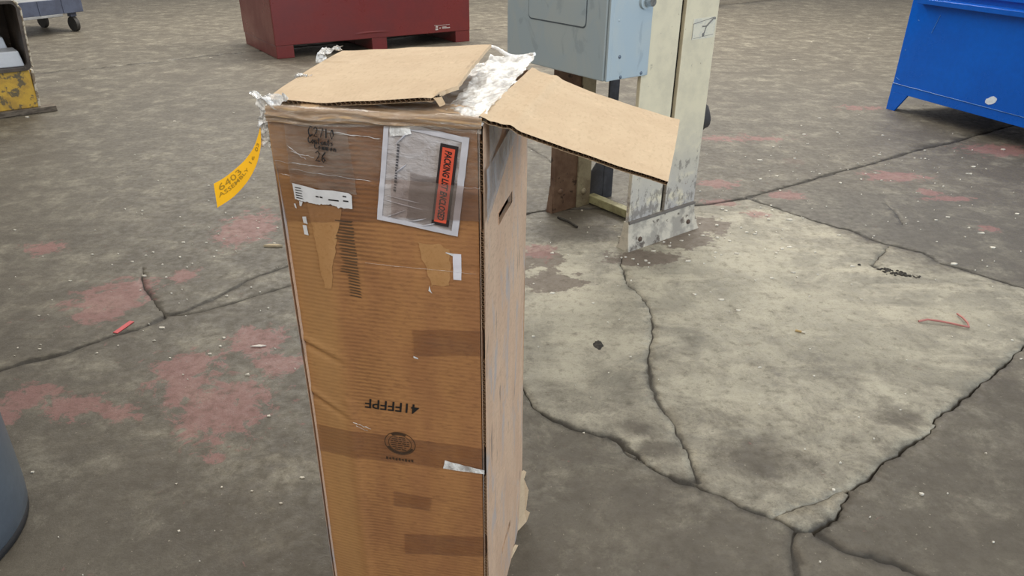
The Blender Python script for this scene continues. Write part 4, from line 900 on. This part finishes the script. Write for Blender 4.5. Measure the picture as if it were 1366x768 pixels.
# ---------------------------------------------------------------- litter on the floor
def ground(o, lab, cat, grp=None): return tag(o, lab, cat, grp)
m = MB().box(-.048, .048, -.011, .011, .001, .004); o = m.build('red_plastic_scrap', plain('scrap_red', srgb(196, 74, 78), .45), None, .001); o.location = (-1.558, 2.530, 0); o.rotation_euler = (0, 0, R(76))
ground(o, 'small red plastic scrap lying on the long floor joint left of the carton', 'scrap')
m = MB().prism([(-.045, -.006), (-.02, .010), (.02, .012), (.05, -.004), (.02, -.010)], .001, .010); o = m.build('wood_chip', plain('chip_wood', srgb(168, 152, 124), .8)); o.location = (-1.195, 3.335, 0)
ground(o, 'pale wood chip lying on the concrete left of the carton', 'wood chip')
bt = empty('cigarette_butt', (1.162, 2.536, .005), R(-28)); tag(bt, 'cigarette butt lying alone on the pale concrete right of the carton', 'cigarette butt')
MB().cyl((-.020, 0, 0), .0048, .024, 'x', 10).build('filter', plain('filter_tan', srgb(176, 150, 104), .8), bt); MB().cyl((.004, 0, 0), .0046, .014, 'x', 10).build('paper_end', plain('butt_paper', srgb(206, 198, 182), .8), bt)
m = MB().tube([(1.681, 2.627, .006), (1.720, 2.633, .012), (1.756, 2.622, .012), (1.800, 2.612, .008), (1.840, 2.590, .008), (1.861, 2.577, .010), (1.866, 2.60, .016), (1.872, 2.643, .014), (1.874, 2.690, .008)], .0042, 8)
ground(m.build('bent_wire', plain('wire_pink', srgb(178, 112, 104), .5)), 'bent pinkish wire lying on the concrete at the right', 'wire')
def lump(name, loc, rx, ry, h, mat, seed):
    ring_ = lambda q, z: [(rx*q*cos(2*pi*k/18)*(1+.45*n3(k*.8, seed, q)), ry*q*sin(2*pi*k/18)*(1+.45*n3(k*.7, seed+4, q)), z) for k in range(18)]
    o = MB().loft([ring_(1, .0), ring_(.8, h*.6), ring_(.4, h), ring_(.05, h*.9)]).build(name, mat); o.location = loc; return o
DIRT = worn('dark_dirt', srgb(62, 58, 52), srgb(44, 41, 37), .95, 0, 60, .4, .6, None, bump=.6)
ground(lump('dirt_clump', (.338, 2.43, -.002), .022, .040, .004, DIRT, 2), 'flat dark dirt clump on the pale concrete just right of the carton', 'dirt')
rc = random.Random(5); m = MB()
for k in range(70):
    x, y, r = rc.gauss(1.80, .036) , 3.10, rc.uniform(.003, .010); y = 3.10 - (x-1.80)*.5 + rc.gauss(0, .014)
    m.dome((x, y, -.002), r, 'z', 6, .8)
ground(m.build('dirt_crumbs', DIRT), 'loose dark dirt crumbs in a short streak beside the grey slab at the right', 'dirt')['kind'] = 'stuff'
o = MB().prism([(-.028, -.004), (0, .007), (.03, .003), (.01, -.006)], .001, .005).build('white_paint_chip', plain('chip_white', srgb(206, 198, 190), .7)); o.location = (-.975, 2.396, 0)
ground(o, 'white paint chip lying on the red patch just left of the carton', 'paint chip')
ground(MB().tube([(.248, 3.746, .006), (.30, 3.68, .010), (.345, 3.61, .006)], .006, 7).build('dark_rod', DIRT), 'short dark rod lying at the foot of the column between its members', 'rod')
# countless small flakes of paint and grit
rf = random.Random(11); m = MB()
def flake(x, y, r):
    a0 = rf.uniform(0, 6.28); k = rf.choice((3, 4, 5)); h = r*.3; z = .004
    e = rf.uniform(.8, 2.0); P = [(x + e*r*rf.uniform(.5, 1.2)*cos(a0+2*pi*i/k), y + r*rf.uniform(.4, 1.0)*sin(a0+2*pi*i/k)) for i in range(k)]
    m.prism(P, -.001, z+h*.4)
for i in range(330): flake(rf.uniform(-2.6, 3.2), rf.uniform(1.0, 5.0), rf.uniform(.0018, .0058))
for i in range(110): flake(rf.gauss(2.3, .7), rf.gauss(4.6, .6), .003+.011*rf.random()**3)
for i in range(90): flake(rf.gauss(1.0, .4), rf.gauss(3.5, .35), rf.uniform(.003, .009))
for i in range(90): flake(rf.gauss(-1.4, .5), rf.gauss(3.2, .7), rf.uniform(.002, .007))
for i in range(70): flake(rf.uniform(-5, 6), rf.uniform(4.5, 11), .004+.012*rf.random()**2)
tag(m.build('paint_flakes', plain('flake_white', srgb(222, 216, 202), .8, var=.3, scale=9), floor), 'fine pale paint flakes and grit scattered over the concrete floor', kind='stuff')
